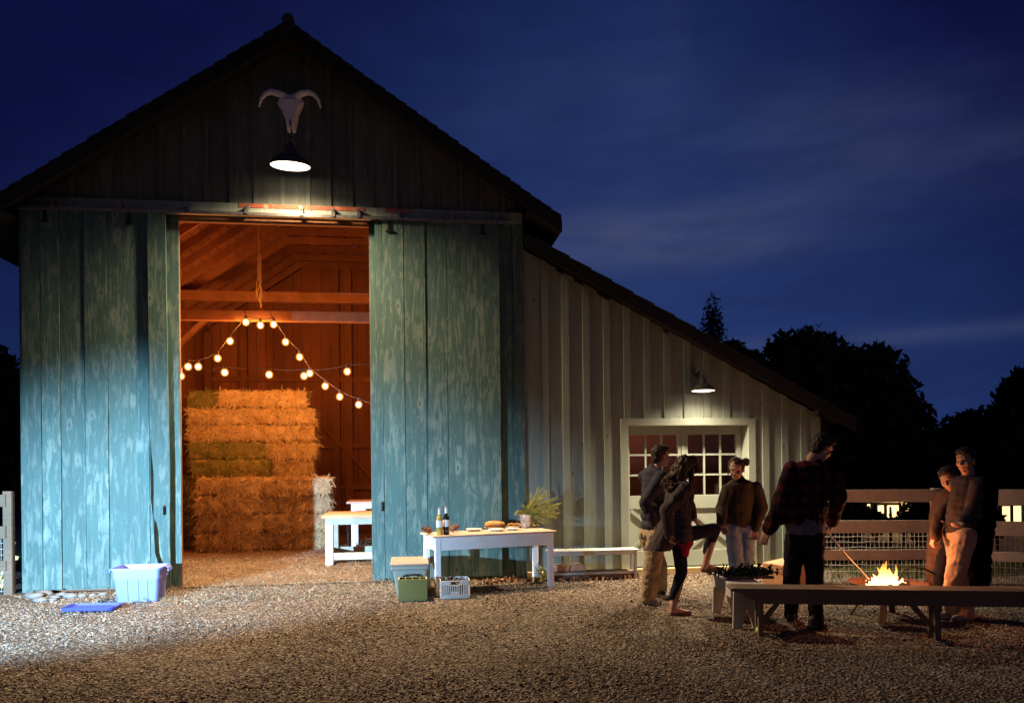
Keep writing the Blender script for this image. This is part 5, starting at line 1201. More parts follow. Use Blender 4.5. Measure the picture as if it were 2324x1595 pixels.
CLO['navy'] = m_cloth('dark_slate_shirt', (0.050, 0.048, 0.066)); CLO['khaki'] = m_cloth('khaki_cotton', (0.36, 0.26, 0.16)); CLO['parka'] = m_cloth('grey_brown_parka', (0.070, 0.056, 0.056)); CLO['fur'] = m_cloth('dark_fur', (0.06, 0.04, 0.028), 0.5)
CLO['red'] = m_cloth('crimson_cloth', (0.34, 0.02, 0.055)); CLO['legging'] = m_cloth('navy_leggings', (0.022, 0.020, 0.034)); CLO['fleece'] = m_cloth('olive_brown_fleece', (0.062, 0.050, 0.034)); CLO['denim'] = m_cloth('pale_denim', (0.22, 0.29, 0.43)); CLO['plaid'] = m_cloth('red_black_plaid', (0.09, 0.012, 0.02), 0.3, 0.9, 'check')
CLO['greyshirt'] = m_cloth('grey_shirt', (0.16, 0.15, 0.18)); CLO['black'] = m_cloth('near_black_denim', (0.012, 0.012, 0.018)); CLO['coat'] = m_cloth('dark_brown_coat', (0.075, 0.042, 0.032)); CLO['sweater'] = m_cloth('dusky_brown_jacket', (0.060, 0.040, 0.040)); CLO['pinkish'] = m_cloth('pale_trousers', (0.46, 0.29, 0.20)); CLO['blackcoat'] = m_cloth('black_coat', (0.008, 0.008, 0.009))
HAIR = m_plain('dark_brown_hair', (0.035, 0.022, 0.015), 0.6, 0.4, 60, 0.5, 0.3); HAIR2 = m_plain('brown_hair', (0.055, 0.030, 0.017), 0.6, 0.4, 60, 0.5, 0.3); SHOE = m_plain('dark_leather', (0.03, 0.024, 0.022), 0.6, 0.3, 20, 0.2); TAN = m_plain('tan_flat_shoe', (0.17, 0.085, 0.055), 0.6, 0.2, 20, 0.2); SNEAK = m_plain('worn_grey_sneaker', (0.30, 0.25, 0.23), 0.7, 0.3, 20, 0.2)

def man_back_left():
    d = 8.5; f = (CAMX*0.93+CAMD*0.37).normalized(); r = f.cross(UP)
    hc, ht = G(1466, 1372), G(1497, 1375); fh, ft = G(1493, 1354), G(1521, 1363)
    t = thing('person', G(1490, 1364), 'man in slate shirt and khaki trousers standing with his back turned by the lean-to door', 'person')
    H = J(1500, 1035, d); S = J(1482, 1075, d); Cn = J(1482, 1125, d); HP = J(1481, 1208, d)
    hp, (P, A) = head_prims(H, f+UP*-0.05, UP)
    ns, fs_ = S+r*0.18+UP*-0.03, S-r*0.18+UP*-0.03; ne = J(1463, 1140, d-0.22); nw = J(1484, 1186, d-0.26); fe = J(1500, 1140, d+0.2); fw = J(1512, 1186, d+0.2)
    nh, fhp = HP+r*0.09, HP-r*0.09; nk, fk = J(1480, 1288, d-0.12), J(1495, 1284, d+0.12)
    na, fa = hc+UP*0.09+f*0.03, fh+UP*0.09+f*0.03
    body = hp+torso(S, Cn, HP, r, f, (0.14, 0.13, 0.13), (0.07, 0.09, 0.09))+[('c', S, H-UP*0.06, 0.055, 0.05)]+limb(ns, ne, nw, (0.045, 0.04, 0.03))+limb(fs_, fe, fw, (0.045, 0.04, 0.03))+hand_prims(nw, nw-ne, f, 1, 0.6)+hand_prims(fw, fw-fe, f, -1, 0.6)+limb(nh, nk, na, (0.07, 0.05, 0.04))+limb(fhp, fk, fa, (0.07, 0.05, 0.04))
    b = grow('body', body, MT['skin'], t, 0.0075, 3); eyes(P, A, 1, t)
    grow('hair', [('e', P(0, -.028, .042), (.086, .094, .088), A), ('e', P(0, -.055, -.02), (.068, .058, .075), A), ('e', P(0, .045, .095), (.058, .045, .03), A)], HAIR, t, 0.007, 2, 0.009, 55)
    grow('shirt', torso(S, Cn, HP+UP*-0.03, r, f, (0.165, 0.165, 0.165), (0.10, 0.125, 0.125))+limb(ns, ne, nw, (0.075, 0.066, 0.05))+limb(fs_, fe, fw, (0.075, 0.066, 0.05))+[('c', S+UP*0.005, S+UP*0.055, 0.075, 0.066)], CLO['navy'], t, 0.011, 5, 0.007, 14, fold=0.7)
    grow('trousers', [('e', HP+UP*-0.02, (0.16, 0.12, 0.12), (r, f, UP))]+limb(nh+UP*-0.04, nk, na+UP*-0.01, (0.112, 0.098, 0.088))+limb(fhp+UP*-0.04, fk, fa+UP*-0.01, (0.112, 0.096, 0.084)), CLO['khaki'], t, 0.011, 4, 0.009, 15, fold=1.3)
    for h_, t_ in ((hc, ht), (fh, ft)): grow('shoe', shoe(h_, t_), SHOE if h_ is fh else SNEAK, t, 0.009, 4, floor=0.004)
man_back_left()
def woman_parka():
    d = 7.86; f = (CAMX*0.97+CAMD*0.25).normalized(); r = f.cross(UP)
    sh_, st_ = G(1521, 1396), G(1571, 1394)
    t = thing('person', G(1540, 1395), 'woman in long dark parka with fur hood resting one foot on the white bench', 'person')
    H = J(1556, 1062, d); S = J(1539, 1104, d); Cn = J(1536, 1150, d); HP = J(1541, 1214, d)
    hf = (CAMX*0.9+CAMD*0.5-UP*0.25).normalized()
    hp, (P, A) = head_prims(H, hf, UP+CAMX*0.15, 0.97)
    ns, fs_ = S+r*0.16+UP*-0.02, S-r*0.16+UP*-0.02
    ne = J(1512, 1158, d-0.19); nw = J(1518, 1206, d-0.19); fe = J(1566, 1146, d+0.16); fw = J(1572, 1172, d+0.06); fend = J(1580, 1183, d+0.04)
    shp, rhp = HP-r*0.02+UP*0.0, HP+r*0.06
    sk_, sa = J(1547, 1298, d), sh_+UP*0.09+CAMX*0.03
    rk = J(1622, 1200, 7.95); ra = J(1602, 1277, 8.0); rh, rt = J(1591, 1293, 8.0), J(1641, 1291, 8.0)
    body = hp+torso(S, Cn, HP, r, f, (0.125, 0.12, 0.125), (0.07, 0.085, 0.09))+[('c', S, H-UP*0.05, 0.048, 0.045)]+limb(ns, ne, nw, (0.04, 0.035, 0.027))+limb(fs_, fe, fw, (0.04, 0.035, 0.027))+hand_prims(fw, fend-fw, -UP, 1, 0.35, 0.92)+hand_prims(nw, nw-ne, f, 1, 0.6, 0.92)+limb(shp, sk_, sa, (0.075, 0.052, 0.036))+limb(rhp, rk, ra, (0.075, 0.052, 0.035))+[('c', sa, sh_+UP*0.045+CAMX*0.03, 0.036, 0.036), ('c', sh_+UP*0.035+CAMX*0.02, st_+UP*0.022-CAMX*0.04, 0.03, 0.026), ('c', sh_+UP*0.06+CAMX*0.05, st_+UP*0.02-CAMX*0.06, 0.03, 0.025), ('c', ra, rh+UP*0.02+CAMX*0.03, 0.035, 0.035), ('c', rh+CAMX*0.03, rt-CAMX*0.04, 0.03, 0.024), ('c', ra-UP*0.02, rt-CAMX*0.06, 0.03, 0.022)]
    grow('body', body, MT['skin'], t, 0.0075, 3); eyes(P, A, 1, t)
    hr = [('e', P(0, -.022, .036), (.092, .104, .096), A), ('e', P(0, -.06, -.05), (.085, .07, .11), A), ('c', J(1538, 1062, d), J(1528, 1092, d), .06, .065), ('c', J(1572, 1040, d), J(1582, 1066, d-.02), .035, .028), ('c', J(1548, 1080, d-.06), J(1540, 1100, d-.08), .045, .03), ('c', J(1569, 1068, d-.05), J(1570, 1092, d-.06), .034, .02)]
    grow('hair', hr, HAIR2, t, 0.008, 2, 0.016, 42, fold=0.35)
    pk = torso(S, Cn, HP, r, f, (0.15, 0.155, 0.17), (0.105, 0.13, 0.135))+limb(ns, ne, nw, (0.078, 0.07, 0.058))+limb(fs_, fe, fw, (0.075, 0.062, 0.048))
    hem = J(1493, 1243, d-0.02)
    for k in range(9):      # skirt of the parka hanging down and back to the hem
        pk.append(('e', J(1533, 1180, d).lerp(J(1490, 1252, d), k/8), (0.155-0.002*k, 0.150-0.003*k, 0.075), (r, f, UP)))
    pk += [('c', nw, J(1517, 1218, d-.18), .052, .04)]
    pk += [('c', J(1566, 1118, d-.05), J(1552, 1220, d-.12), .05, .035)]
    grow('parka', pk, CLO['parka'], t, 0.010, 3, 0.011, 15, fold=0.35, floor=J(1494, 1248, d).z)
    grow('fur_hood', [('c', J(1508, 1096, d), J(1530, 1106, d-.12), .04, .045), ('c', J(1530, 1106, d-.12), J(1560, 1100, d-.10), .045, .035), ('c', J(1508, 1096, d), J(1530, 1090, d+.12), .045, .04), ('e', J(1524, 1088, d), (.075, .08, .06))], CLO['fur'], t, 0.009, 2, 0.022, 48)
    grow('skirt', [('c', J(1560, 1150, d-.05), J(1556, 1215, d-.05), .035, .065), ('e', J(1552, 1228, d), (.10, .10, .10)), ('c', J(1553, 1225, d), J(1550, 1252, d), .088, .07), ('c', J(1566, 1210, d), J(1572, 1212, d+.02), .07, .05)], CLO['red'], t, 0.011, 4, 0.012, 12, fold=0.4)
    grow('leggings', [('e', HP, (.13, .10, .10), (r, f, UP))]+limb(shp, sk_, sa+UP*0.11, (0.086, 0.062, 0.043))+limb(rhp, rk, ra+UP*0.12+CAMX*0.012, (0.086, 0.066, 0.046)), CLO['legging'], t, 0.010, 4, 0.004, 14)
    for h_, t_, fl in ((sh_, st_, 0.004), (rh-UP*0.02, rt-UP*0.02, 0.424)):
        grow('flat_shoe', [('c', h_+UP*0.022+CAMX*0.025, t_+UP*0.018-CAMX*0.035, 0.033, 0.031)], TAN, t, 0.008, 3, floor=fl)
woman_parka()
def woman_fleece():
    d = 8.25; f = (-CAMD*0.93-CAMX*0.2).normalized(); r = f.cross(UP)
    lf_, rf_ = G(1676, 1379), G(1699, 1375)
    t = thing('person', G(1688, 1377), 'woman in olive fleece and pale jeans facing us with her hair pinned up', 'person')
    H = J(1671, 1066, d); S = J(1680, 1104, d+.02); Cn = J(1676, 1142, d+.02); HP = J(1677, 1192, d+.02)
    hp, (P, A) = head_prims(H, f-UP*0.28-CAMX*0.25, UP-CAMX*0.10, 0.97)
    ls, rs_ = J(1652, 1112, d), J(1715, 1108, d+.02); le, re = J(1639, 1152, d), J(1728, 1152, d); lw_, rw = J(1637, 1184, d-.1), J(1713, 1196, d-.06)
    lh, rh = J(1664, 1200, d), J(1694, 1200, d); lk, rk = J(1670, 1280, d-.03), J(1694, 1284, d)
    la, ra = lf_+UP*0.09-f*0.05, rf_+UP*0.09-f*0.05
    body = hp+torso(S, Cn, HP, CAMX, CAMD, (0.12, 0.115, 0.125), (0.07, 0.085, 0.085))+[('c', S, H-UP*0.05, 0.048, 0.045)]+limb(ls, le, lw_, (0.04, 0.034, 0.027))+limb(rs_, re, rw, (0.04, 0.034, 0.027))+hand_prims(rw, Vector((-0.1, -0.1, -1)), f, 1, 0.5, 0.92)+hand_prims(lw_, Vector((0.3, -0.2, -1)), f, -1, 0.5, 0.92)+limb(lh, lk, la, (0.07, 0.05, 0.036))+limb(rh, rk, ra, (0.07, 0.05, 0.036))
    grow('body', body, MT['skin'], t, 0.0075, 3); eyes(P, A, 1, t)
    grow('hair', [('e', P(0, -.030, .046), (.086, .088, .086), A), ('e', P(-.05, -.02, .02), (.034, .06, .06), A), ('e', P(.05, -.02, .02), (.034, .06, .06), A), ('e', J(1692, 1048, d+.04), (.042, .05, .045)), ('c', P(.074, .02, .03), P(.088, .04, -.05), .012, .006), ('c', P(-.02, .055, .10), P(-.07, .03, .07), .02, .02)], HAIR2, t, 0.007, 2, 0.011, 50)
    grow('fleece_jacket', torso(S, Cn, HP+UP*0.01, CAMX, CAMD, (0.155, 0.155, 0.15), (0.10, 0.125, 0.115))+limb(ls, le, lw_, (0.075, 0.068, 0.052))+limb(rs_, re, rw, (0.078, 0.072, 0.055)), CLO['fleece'], t, 0.011, 5, 0.007, 15, fold=0.8)
    grow('collar', [('c', S+UP*0.03, J(1676, 1089, d), 0.075, 0.066)], CLO['blackcoat'], t, 0.010, 3, 0.008, 16)
    grow('jeans', [('e', HP+UP*-0.02, (0.145, 0.11, 0.10), (CAMX, CAMD, UP))]+limb(lh, lk, la+UP*-0.03, (0.094, 0.074, 0.058))+limb(rh, rk, ra+UP*-0.03, (0.094, 0.074, 0.058)), CLO['denim'], t, 0.010, 4, 0.010, 13, fold=1.2)
    for h_ in (lf_, rf_): grow('shoe', shoe(h_-f*0.10, h_+f*0.13), SNEAK, t, 0.009, 4, floor=0.004)
woman_fleece()
def man_plaid():
    d = 7.17; f = (CAMD*0.72+CAMX*0.66).normalized(); r = f.cross(UP)
    lf_, rf_ = G(1795, 1406), G(1853, 1428)
    t = thing('person', G(1825, 1418), 'man in dark red and black plaid jacket over grey shirt turned towards the fire', 'person')
    H = J(1866, 1016, d); S = J(1838, 1066, d); Cn = J(1838, 1110, d); HP = J(1826, 1196, d)
    hp, (P, A) = head_prims(H, (CAMX*0.85+CAMD*0.30-UP*0.50), UP+CAMX*0.35, 1.0)
    rr_ = (CAMX*0.80-CAMD*0.60)
    ls, rs_ = J(1797, 1068, d+.02), J(1886, 1074, d-.03); le, lw_ = J(1774, 1132, d-.06), J(1744, 1200, d-.06); re, rw = J(1902, 1130, d), J(1887, 1182, d+.12)
    lh, rh = J(1806, 1208, d+.02), J(1846, 1210, d); lk, rk = J(1797, 1300, d+.05), J(1849, 1306, d-.02)
    la, ra = lf_+UP*0.09, rf_+UP*0.09
    body = hp+torso(S, Cn, HP, rr_, f, (0.15, 0.14, 0.135), (0.08, 0.095, 0.09))+[('c', S+UP*0.0, H-UP*0.05, 0.06, 0.055)]+limb(ls, le, lw_, (0.048, 0.042, 0.032))+limb(rs_, re, rw, (0.048, 0.042, 0.032))+hand_prims(lw_, lw_-le, f, -1, 0.5)+hand_prims(rw, CAMX*-0.6-UP*0.6+CAMD*0.2, f, 1, 1.0)+limb(lh, lk, la, (0.078, 0.055, 0.042))+limb(rh, rk, ra, (0.078, 0.055, 0.042))
    grow('body', body, MT['skin'], t, 0.0075, 3); eyes(P, A, 1, t)
    grow('hair', [('e', P(0, -.028, .046), (.090, .098, .090), A), ('e', P(0, -.058, -.025), (.074, .058, .08), A), ('e', P(0, .045, .098), (.065, .05, .032), A)], HAIR, t, 0.007, 2, 0.010, 50)
    jk = torso(S, Cn, HP+UP*0.06, CAMX, CAMD, (0.185, 0.20, 0.185), (0.115, 0.14, 0.13))+limb(ls, le, lw_, (0.088, 0.078, 0.062))+limb(rs_, re, rw, (0.088, 0.078, 0.062))+[('c', S, S+UP*0.05+CAMX*0.04, 0.085, 0.075), ('c', J(1786, 1130, d-.02), J(1752, 1196, d-.03), .07, .055), ('c', J(1800, 1110, d), J(1776, 1178, d-.02), .09, .05)]
    grow('plaid_jacket', jk, CLO['plaid'], t, 0.011, 5, 0.016, 9, fold=0.5)
    grow('grey_shirt', [('e', HP+UP*0.03, (0.185, 0.135, 0.12), (CAMX, CAMD, UP)), ('e', HP+UP*-0.03, (0.18, 0.13, 0.07), (CAMX, CAMD, UP))], CLO['greyshirt'], t, 0.011, 4, 0.008, 14, fold=0.6)
    grow('dark_jeans', [('e', HP+UP*-0.06, (0.165, 0.12, 0.11), (CAMX, CAMD, UP))]+limb(lh+UP*-0.03, lk, la+UP*-0.04, (0.102, 0.080, 0.066))+limb(rh+UP*-0.03, rk, ra+UP*-0.04, (0.102, 0.080, 0.066)), CLO['black'], t, 0.010, 4, 0.010, 12, fold=1.2)
    for h_, o_ in ((lf_, CAMX*0.3+CAMD), (rf_, CAMX*0.75+CAMD*0.6)): grow('boot', shoe(h_-o_*0.10, h_+o_*0.16), SHOE, t, 0.009, 4, floor=0.004)
    # the stick he holds over the fire
    a = rw+(CAMX*-0.6-UP*0.6+CAMD*0.2).normalized()*0.09
    q = MB(); e_ = J(1972, 1314, 7.6); q.tube([a+(a-e_)*0.10, a.lerp(e_, 0.5)+UP*-0.02, e_], 0.007, 6); tag(q.build('toasting_stick', MT['milk'], loc=a), 'thin pale toasting stick held over the fire by the man in plaid', 'stick')
man_plaid()
def person_coat():
    d = 7.8; f = (-CAMX*0.9-CAMD*0.40).normalized(); r = f.cross(UP)
    a1, a2 = G(2128, 1392), G(2150, 1388)
    t = thing('person', G(2138, 1390), 'person in long dark brown coat bending a face lit red towards the fire', 'person')
    H = J(2154, 1088, d-.03); S = J(2160, 1126, d+.02); Cn = J(2150, 1165, d+.03); HP = J(2140, 1222, d+.03)
    hp, (P, A) = head_prims(H, (-CAMX*0.72-CAMD*0.62-UP*0.30), UP-CAMX*0.42, 0.97)
    ns, fs_ = S-CAMD*0.15-CAMX*0.02, S+CAMD*0.15-CAMX*0.05; ne, nw = J(2128, 1178, d-.16), J(2122, 1216, d-.26); fe, fw = J(2124, 1176, d+.2), J(2130, 1226, d+.16)
    lh, rh = HP-CAMD*0.07, HP+CAMD*0.07; lk, rk = J(2134, 1305, d-.05), J(2146, 1305, d+.08)
    body = hp+torso(S, Cn, HP, r, f, (0.125, 0.115, 0.125), (0.07, 0.085, 0.085))+[('c', S, H-UP*0.04+CAMX*0.03, 0.05, 0.046)]+limb(ns, ne, nw, (0.04, 0.034, 0.027))+limb(fs_, fe, fw, (0.04, 0.034, 0.027))+hand_prims(nw, CAMX*-0.35-UP*0.8, CAMX*1.0, -1, 1.1, 0.92)+hand_prims(fw, -UP, f, 1, 0.6, 0.92)+limb(lh, lk, a1+UP*.09, (0.07, 0.05, 0.036))+limb(rh, rk, a2+UP*.09, (0.07, 0.05, 0.036))
    grow('body', body, MT['skin'], t, 0.0075, 3); eyes(P, A, 1, t)
    grow('hair', [('e', P(0, -.030, .048), (.090, .096, .092), A), ('e', P(0, -.062, -.03), (.078, .058, .10), A), ('e', P(0, .04, .10), (.06, .045, .03), A)], HAIR, t, 0.007, 2, 0.011, 48)
    ct = torso(S, Cn, HP, r, f, (0.15, 0.15, 0.16), (0.10, 0.12, 0.12))+limb(ns, ne, nw, (0.07, 0.064, 0.052))+limb(fs_, fe, fw, (0.07, 0.064, 0.052))+[('e', HP.lerp(J(2134, 1318, d+.02), k/6), (0.165, 0.125, 0.09), (r, f, UP)) for k in range(7)]
    grow('long_coat', ct, CLO['coat'], t, 0.011, 5, 0.013, 9, fold=0.4)
    grow('trousers', limb(lh, lk, a1+UP*.07, (0.085, 0.07, 0.06))+limb(rh, rk, a2+UP*.07, (0.085, 0.07, 0.06)), CLO['black'], t, 0.011, 4, 0.006, 12)
    for h_ in (a1, a2): grow('boot', shoe(h_-f*0.10, h_+f*0.14), SHOE, t, 0.009, 4, floor=0.004)
person_coat()
def man_tall():
    d = 7.45; f = (-CAMX*0.88-CAMD*0.30).normalized(); r = f.cross(UP)
    a1, a2 = G(2160, 1402), G(2192, 1408)
    t = thing('person', G(2178, 1405), 'tall man in open black coat and tan trousers looking down into the fire', 'person')
    H = J(2191, 1045, d); S = J(2196, 1096, d+.02); Cn = J(2190, 1140, d+.02); HP = J(2178, 1206, d+.02)
    hp, (P, A) = head_prims(H, (-CAMX*0.80-CAMD*0.55-UP*0.15), UP-CAMX*0.05, 0.98)
    ns, fs_ = S-CAMD*0.17, S+CAMD*0.17; ne, nw = J(2208, 1158, d-.17), J(2186, 1182, d-.24); fe, fw = J(2190, 1155, d+.2), J(2160, 1178, d+.16)
    lh, rh = HP-CAMD*0.08, HP+CAMD*0.08; lk, rk = J(2168, 1302, d-.08), J(2182, 1302, d+.08)
    body = hp+torso(S, Cn, HP, r, f, (0.14, 0.13, 0.13), (0.075, 0.09, 0.09))+[('c', S, H-UP*0.05+CAMX*0.02, 0.055, 0.05)]+limb(ns, ne, nw, (0.045, 0.038, 0.03))+limb(fs_, fe, fw, (0.045, 0.038, 0.03))+hand_prims(nw, nw-ne, UP, 1, 0.8)+hand_prims(fw, fw-fe, UP, -1, 0.8)+limb(lh, lk, a1+UP*.09, (0.075, 0.054, 0.04))+limb(rh, rk, a2+UP*.09, (0.075, 0.054, 0.04))
    grow('body', body, MT['skin'], t, 0.0075, 3); eyes(P, A, 1, t)
    grow('hair', [('e', P(0, -.030, .046), (.088, .096, .090), A), ('e', P(0, -.058, -.02), (.072, .058, .08), A), ('e', P(0, .045, .097), (.06, .045, .03), A)], HAIR, t, 0.007, 2, 0.010, 50)
    grow('sweater', torso(S, Cn, HP+UP*0.01, r, f, (0.15, 0.155, 0.155), (0.10, 0.14, 0.125))+limb(ns, ne, nw, (0.07, 0.066, 0.052))+limb(fs_, fe, fw, (0.07, 0.066, 0.052))+[('c', S, S+UP*0.05, 0.078, 0.066)], CLO['sweater'], t, 0.011, 5, 0.007, 14, fold=0.8)
    bk_ = CAMX*0.13
    grow('black_coat', torso(S+bk_*0.9, Cn+bk_, HP+bk_*1.2, r, f, (0.20, 0.20, 0.20), (0.09, 0.11, 0.10))+[('e', (HP+bk_*1.2).lerp(J(2206, 1330, d+.05), k/6), (0.19, 0.095, 0.09), (r, f, UP)) for k in range(7)]+[('c', ns+CAMX*0.04, J(2222, 1160, d-.14), .08, .07)], CLO['blackcoat'], t, 0.011, 5, 0.010, 9, fold=0.4)
    grow('trousers', [('e', HP+UP*-0.03, (0.15, 0.12, 0.11), (r, f, UP))]+limb(lh+UP*-.04, lk, a1+UP*.06, (0.11, 0.092, 0.078))+limb(rh+UP*-.04, rk, a2+UP*.06, (0.11, 0.092, 0.078)), CLO['pinkish'], t, 0.010, 4, 0.009, 15, fold=1.0)
    for h_ in (a1, a2): grow('shoe', shoe(h_-f*0.08, h_+f*0.17), SNEAK, t, 0.009, 4, floor=0.004)
man_tall()

# ------------------------------------------------------------------ neighbour's house down the slope
def house():
    o = Vector((18.4, 12.5, -2.05)); t = thing('house', o, 'low house with lit windows seen under the fence rails down the slope', 'house')
    u = CAMX; v = CAMD; w, dp, h = 9.6, 5.0, 2.45; M_ = Matrix.Translation(o) @ Matrix(((u.x, v.x, 0, 0), (u.y, v.y, 0, 0), (0, 0, 1, 0), (0, 0, 0, 1)))
    wins = [(1966, 1974, 1143, 1160), (1990, 2006, 1146, 1164), (2010, 2038, 1146, 1184), (2048, 2064, 1152, 1172), (2272, 2292, 1148, 1190), (2296, 2316, 1147, 1190)]
    q = MB(); q.box((-w/2, 0.0, -0.1), (w/2, dp, h), M_); q.build('wall', MT['housewall'], t)
    q = MB(); q.prism([M_ @ Vector(p) for p in ((-w/2-0.5, -1.1, h-0.05), (-w/2-0.5, dp/2, h+1.0), (-w/2-0.5, dp+0.5, h-0.05), (-w/2-0.5, dp+0.5, h+0.12), (-w/2-0.5, dp/2, h+1.18), (-w/2-0.5, -1.1, h+0.12))], u*(w+1.0)); q.build('roof', MT['houseroof'], t)
    Mi = M_.inverted(); fd = (M_ @ Vector((0, 0, 0))-camo.location).dot(v)
    for x0, x1, y0, y1 in wins:
        a = Mi @ J(x0, y1, fd); b = Mi @ J(x1, y0, fd); q = MB()
        xx0, xx1, z0, z1 = a.x, b.x, max(0.05, a.z), b.z
        for bx in (((xx0-0.07, z0-0.07), (xx1+0.07, z0)), ((xx0-0.07, z1), (xx1+0.07, z1+0.07)), ((xx0-0.07, z0), (xx0, z1)), ((xx1, z0), (xx1+0.07, z1))): q.box((bx[0][0], -0.07, bx[0][1]), (bx[1][0], -0.002, bx[1][1]), M_)
        fo_ = q.build('window', MT['fascia'], t); q = MB(); q.box((xx0, -0.03, z0), (xx1, -0.012, z1), M_); q.build('lit_pane', MT['litwin'], fo_)
    for xx in (-w/2+0.4, -1.2, 1.0, 3.2, w/2-0.3):
        q = MB(); q.box((xx-0.06, -1.0, 0), (xx+0.06, -0.88, h-0.06), M_); q.build('porch_post', MT['housewall'], t)
    q = MB(); q.box((-w/2, -1.1, -0.1), (w/2, -0.003, 0.02), M_); q.build('porch_floor', MT['housewall'], t)
    for xx in (-2.6, 3.3): lamp('window_fill', 'POINT', M_ @ Vector((xx, -0.55, h-0.35)), 22, (1.0, 0.66, 0.30), 0.08)  # added lamps, stand in for the windows' light on the house wall
house()
# ------------------------------------------------------------------ trees and shrubs
def crown_mesh(name, blobs, n, size, seed, mat, loc):
    rs = np.random.default_rng(seed); pts_ = []; tot = sum(b[3]*b[4]*b[5] for b in blobs)
    for (x, y, z, rx, ry, rz) in blobs:
        k = int(n*rx*ry*rz/tot)+8; d = rs.normal(size=(k, 3)); d /= np.linalg.norm(d, axis=1)[:, None]
        rad = rs.random(k)**0.45*(1+0.28*np.array([noise.noise(Vector(v*2.6)+Vector((seed, x, z))) for v in d])); pts_.append(d*rad[:, None]*np.array([rx, ry, rz])+np.array([x, y, z]))
    P_ = np.concatenate(pts_); m = len(P_); a = rs.normal(size=(m, 3)); a /= np.linalg.norm(a, axis=1)[:, None]; b = np.cross(a, rs.normal(size=(m, 3))); b /= np.linalg.norm(b, axis=1)[:, None]
    s_ = size*rs.uniform(0.6, 1.4, (m, 1)); V = np.stack([P_-a*s_, P_+b*s_*0.45, P_+a*s_, P_-b*s_*0.45], 1).reshape(-1, 3)
    me = bpy.data.meshes.new(name); me.from_pydata(V.tolist(), [], np.arange(m*4).reshape(-1, 4).tolist()); me.materials.append(mat); me.update()
    return me
def tree(name, loc, label, blobs, n, size, seed, trunk_h, tr, cat='tree'):
    loc = Vector((loc[0], loc[1], ground_z(loc[0], loc[1]))); t = thing(name, loc, label, cat, 'trees around the yard' if cat == 'tree' else 'shrubs down the slope')
    me = crown_mesh('crown', blobs, n, size, seed, MT['leaf'], loc); o = bpy.data.objects.new('crown', me); C.objects.link(o); o.parent = t
    q = MB(); q.tube([loc+UP*-0.2, loc+UP*trunk_h*0.5+Vector((tr*0.4, 0, 0)), loc+UP*trunk_h], [tr, tr*0.8, tr*0.55], 9)
    rs = random.Random(seed)
    for b in blobs[:7]:
        q.tube([loc+UP*trunk_h*0.85, loc+Vector((b[0]*0.5, b[1]*0.5, (trunk_h+b[2])*0.5)), loc+Vector(b[:3])+UP*0.2], [tr*0.5, tr*0.3, tr*0.08], 6)
    q.build('trunk', MT['bark'], t, True)
def blobs_from(pxs, depth, loc):
    out = []
    for px, py, r in pxs:
        p = J(px, py, depth); k = r/F*depth; out.append((p.x-loc.x, p.y-loc.y+random.uniform(-k, k)*0.5, p.z-ground_z(loc.x, loc.y), k, k, k*0.9))
    return out
def px_tree(name, basepx, depth, label, pxs, n, size, seed, trunk_h, tr, cat='tree'):
    l = J(basepx, 1000, depth); l.z = 0; tree(name, l, label, blobs_from(pxs, depth, l), n, size, seed, trunk_h, tr, cat)
px_tree('oak_tree', 1890, 42, 'great dark domed oak rising beyond the lean-to roof', [(1790, 800, 55), (1850, 795, 62), (1905, 830, 70), (1965, 850, 72), (2020, 900, 65), (1880, 900, 100), (1990, 960, 95), (2060, 950, 55), (1780, 880, 70), (1900, 1010, 110), (2040, 1030, 80), (1760, 960, 80)], 15000, 0.30, 3, 3.2, 0.5)
l = J(1620, 1000, 55); l.z = 0; zz = [J(1620, py, 55).z-ground_z(l.x, l.y) for py in (728, 768, 850)]
tree('poplar_tree', l, 'tall thin wispy poplar top showing above the lean-to roof', [(0, 0, zz[0], .80, .80, 1.9), (0, 0, zz[1], .95, .95, 1.9), (0, 0, zz[2], .95, .95, 2.6)], 2100, 0.14, 5, 9, 0.22)
px_tree('leafy_tree', 1670, 50, 'low leafy tree peeping over the lean-to roof beside the poplar', [(1655, 800, 32), (1690, 830, 40), (1640, 830, 40), (1720, 850, 35), (1680, 890, 60)], 4500, 0.28, 6, 4, 0.3)
px_tree('bare_tree', 1835, 60, 'thin twiggy treetop above the crown of the great oak', [(1832, 768, 30), (1815, 780, 22), (1850, 778, 24), (1835, 810, 40)], 500, 0.22, 8, 7, 0.25)
px_tree('round_tree', 2200, 48, 'low rounded dark tree between the oak and the right edge', [(2160, 990, 50), (2110, 1010, 40), (2210, 965, 45), (2190, 1030, 80), (2240, 1000, 60), (2130, 1060, 60)], 6000, 0.28, 9, 2.4, 0.35)
px_tree('dark_tree', 2310, 44, 'tall dark tree cut by the right edge of the picture', [(2318, 900, 50), (2340, 880, 60), (2290, 950, 50), (2330, 980, 80), (2300, 1040, 80), (2275, 1010, 40), (2318, 868, 25)], 8000, 0.28, 10, 3, 0.4)
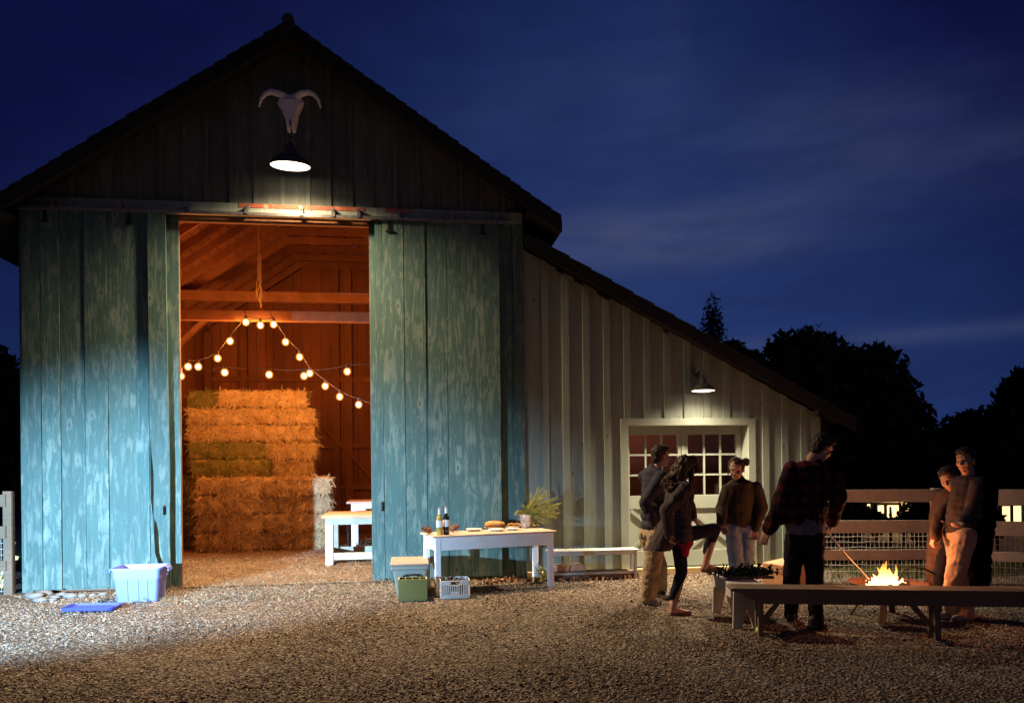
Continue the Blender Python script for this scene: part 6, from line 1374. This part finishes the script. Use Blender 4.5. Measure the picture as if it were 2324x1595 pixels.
px_tree('hedge_tree', 10, 40, 'black tree mass left of the barn behind the fence', [(15, 850, 45), (-30, 830, 60), (30, 900, 50), (-10, 950, 80), (30, 1000, 60), (0, 1060, 80)], 6000, 0.28, 11, 3, 0.4)
for k, (px, py, r, dep) in enumerate(((1900, 1165, 26, 18), (1945, 1150, 24, 17), (1985, 1172, 16, 15), (2080, 1140, 34, 19), (2100, 1175, 24, 17), (2246, 1165, 22, 17), (2050, 1180, 10, 15), (2020, 1184, 8, 15), (1930, 1180, 18, 15), (2262, 1188, 12, 15), (1870, 1120, 50, 22), (2120, 1120, 50, 24))):
    l = J(px, 1100, dep); l.z = 0; lab = ('dark garden shrub', 'leggy dark shrub')[k % 2]+(' left of the lit windows', ' between the lit windows')[px > 2000]+(' seen under the top rail')
    tree('shrub', l, lab, blobs_from([(px, py, r), (px+r*0.8, py+r*0.7, r*0.8), (px-r*0.7, py+r*0.9, r*0.8), (px, py+r*1.6, r)], dep, l), 700, 0.09, 20+k, 0.8, 0.04, 'shrub')
# grass along the fences
def grass(n, x0, x1, y0, y1):
    return np.stack([rng.uniform(x0, x1, n), rng.uniform(y0, y1, n), np.zeros(n)], 1)
gp = np.concatenate([grass(3500, 5.2, 9.5, -1.45, 4.0), grass(700, -7.5, -4.6, -0.7, 0.4)])
gp = np.array([p for p in gp if not (p[0] < 6.7 and p[1] < -1.2-(p[0]-5.05)*0.186+0.02) and not (p[0] > 6.7 and p[1] < -1.5-(p[0]-6.7)*0.57)]); gp[:, 2] = [ground_z(p[0], p[1]) for p in gp]
BV = [(-0.06, 0, 0), (0.06, 0, 0), (0.05, 0.12, 0.55), (0.10, 0.35, 1.0), (-0.04, 0.12, 0.55)]; BF = [(0, 1, 2), (0, 2, 4), (4, 2, 3)]
tag(scatter_mesh('grass', gp.tolist(), BV, BF, np.repeat(rng.uniform(0.04, 0.13, (len(gp), 1)), 3, 1), MT['grass'], tilt=0.05), 'rough grass along and beyond the fences', 'grass', kind='stuff')
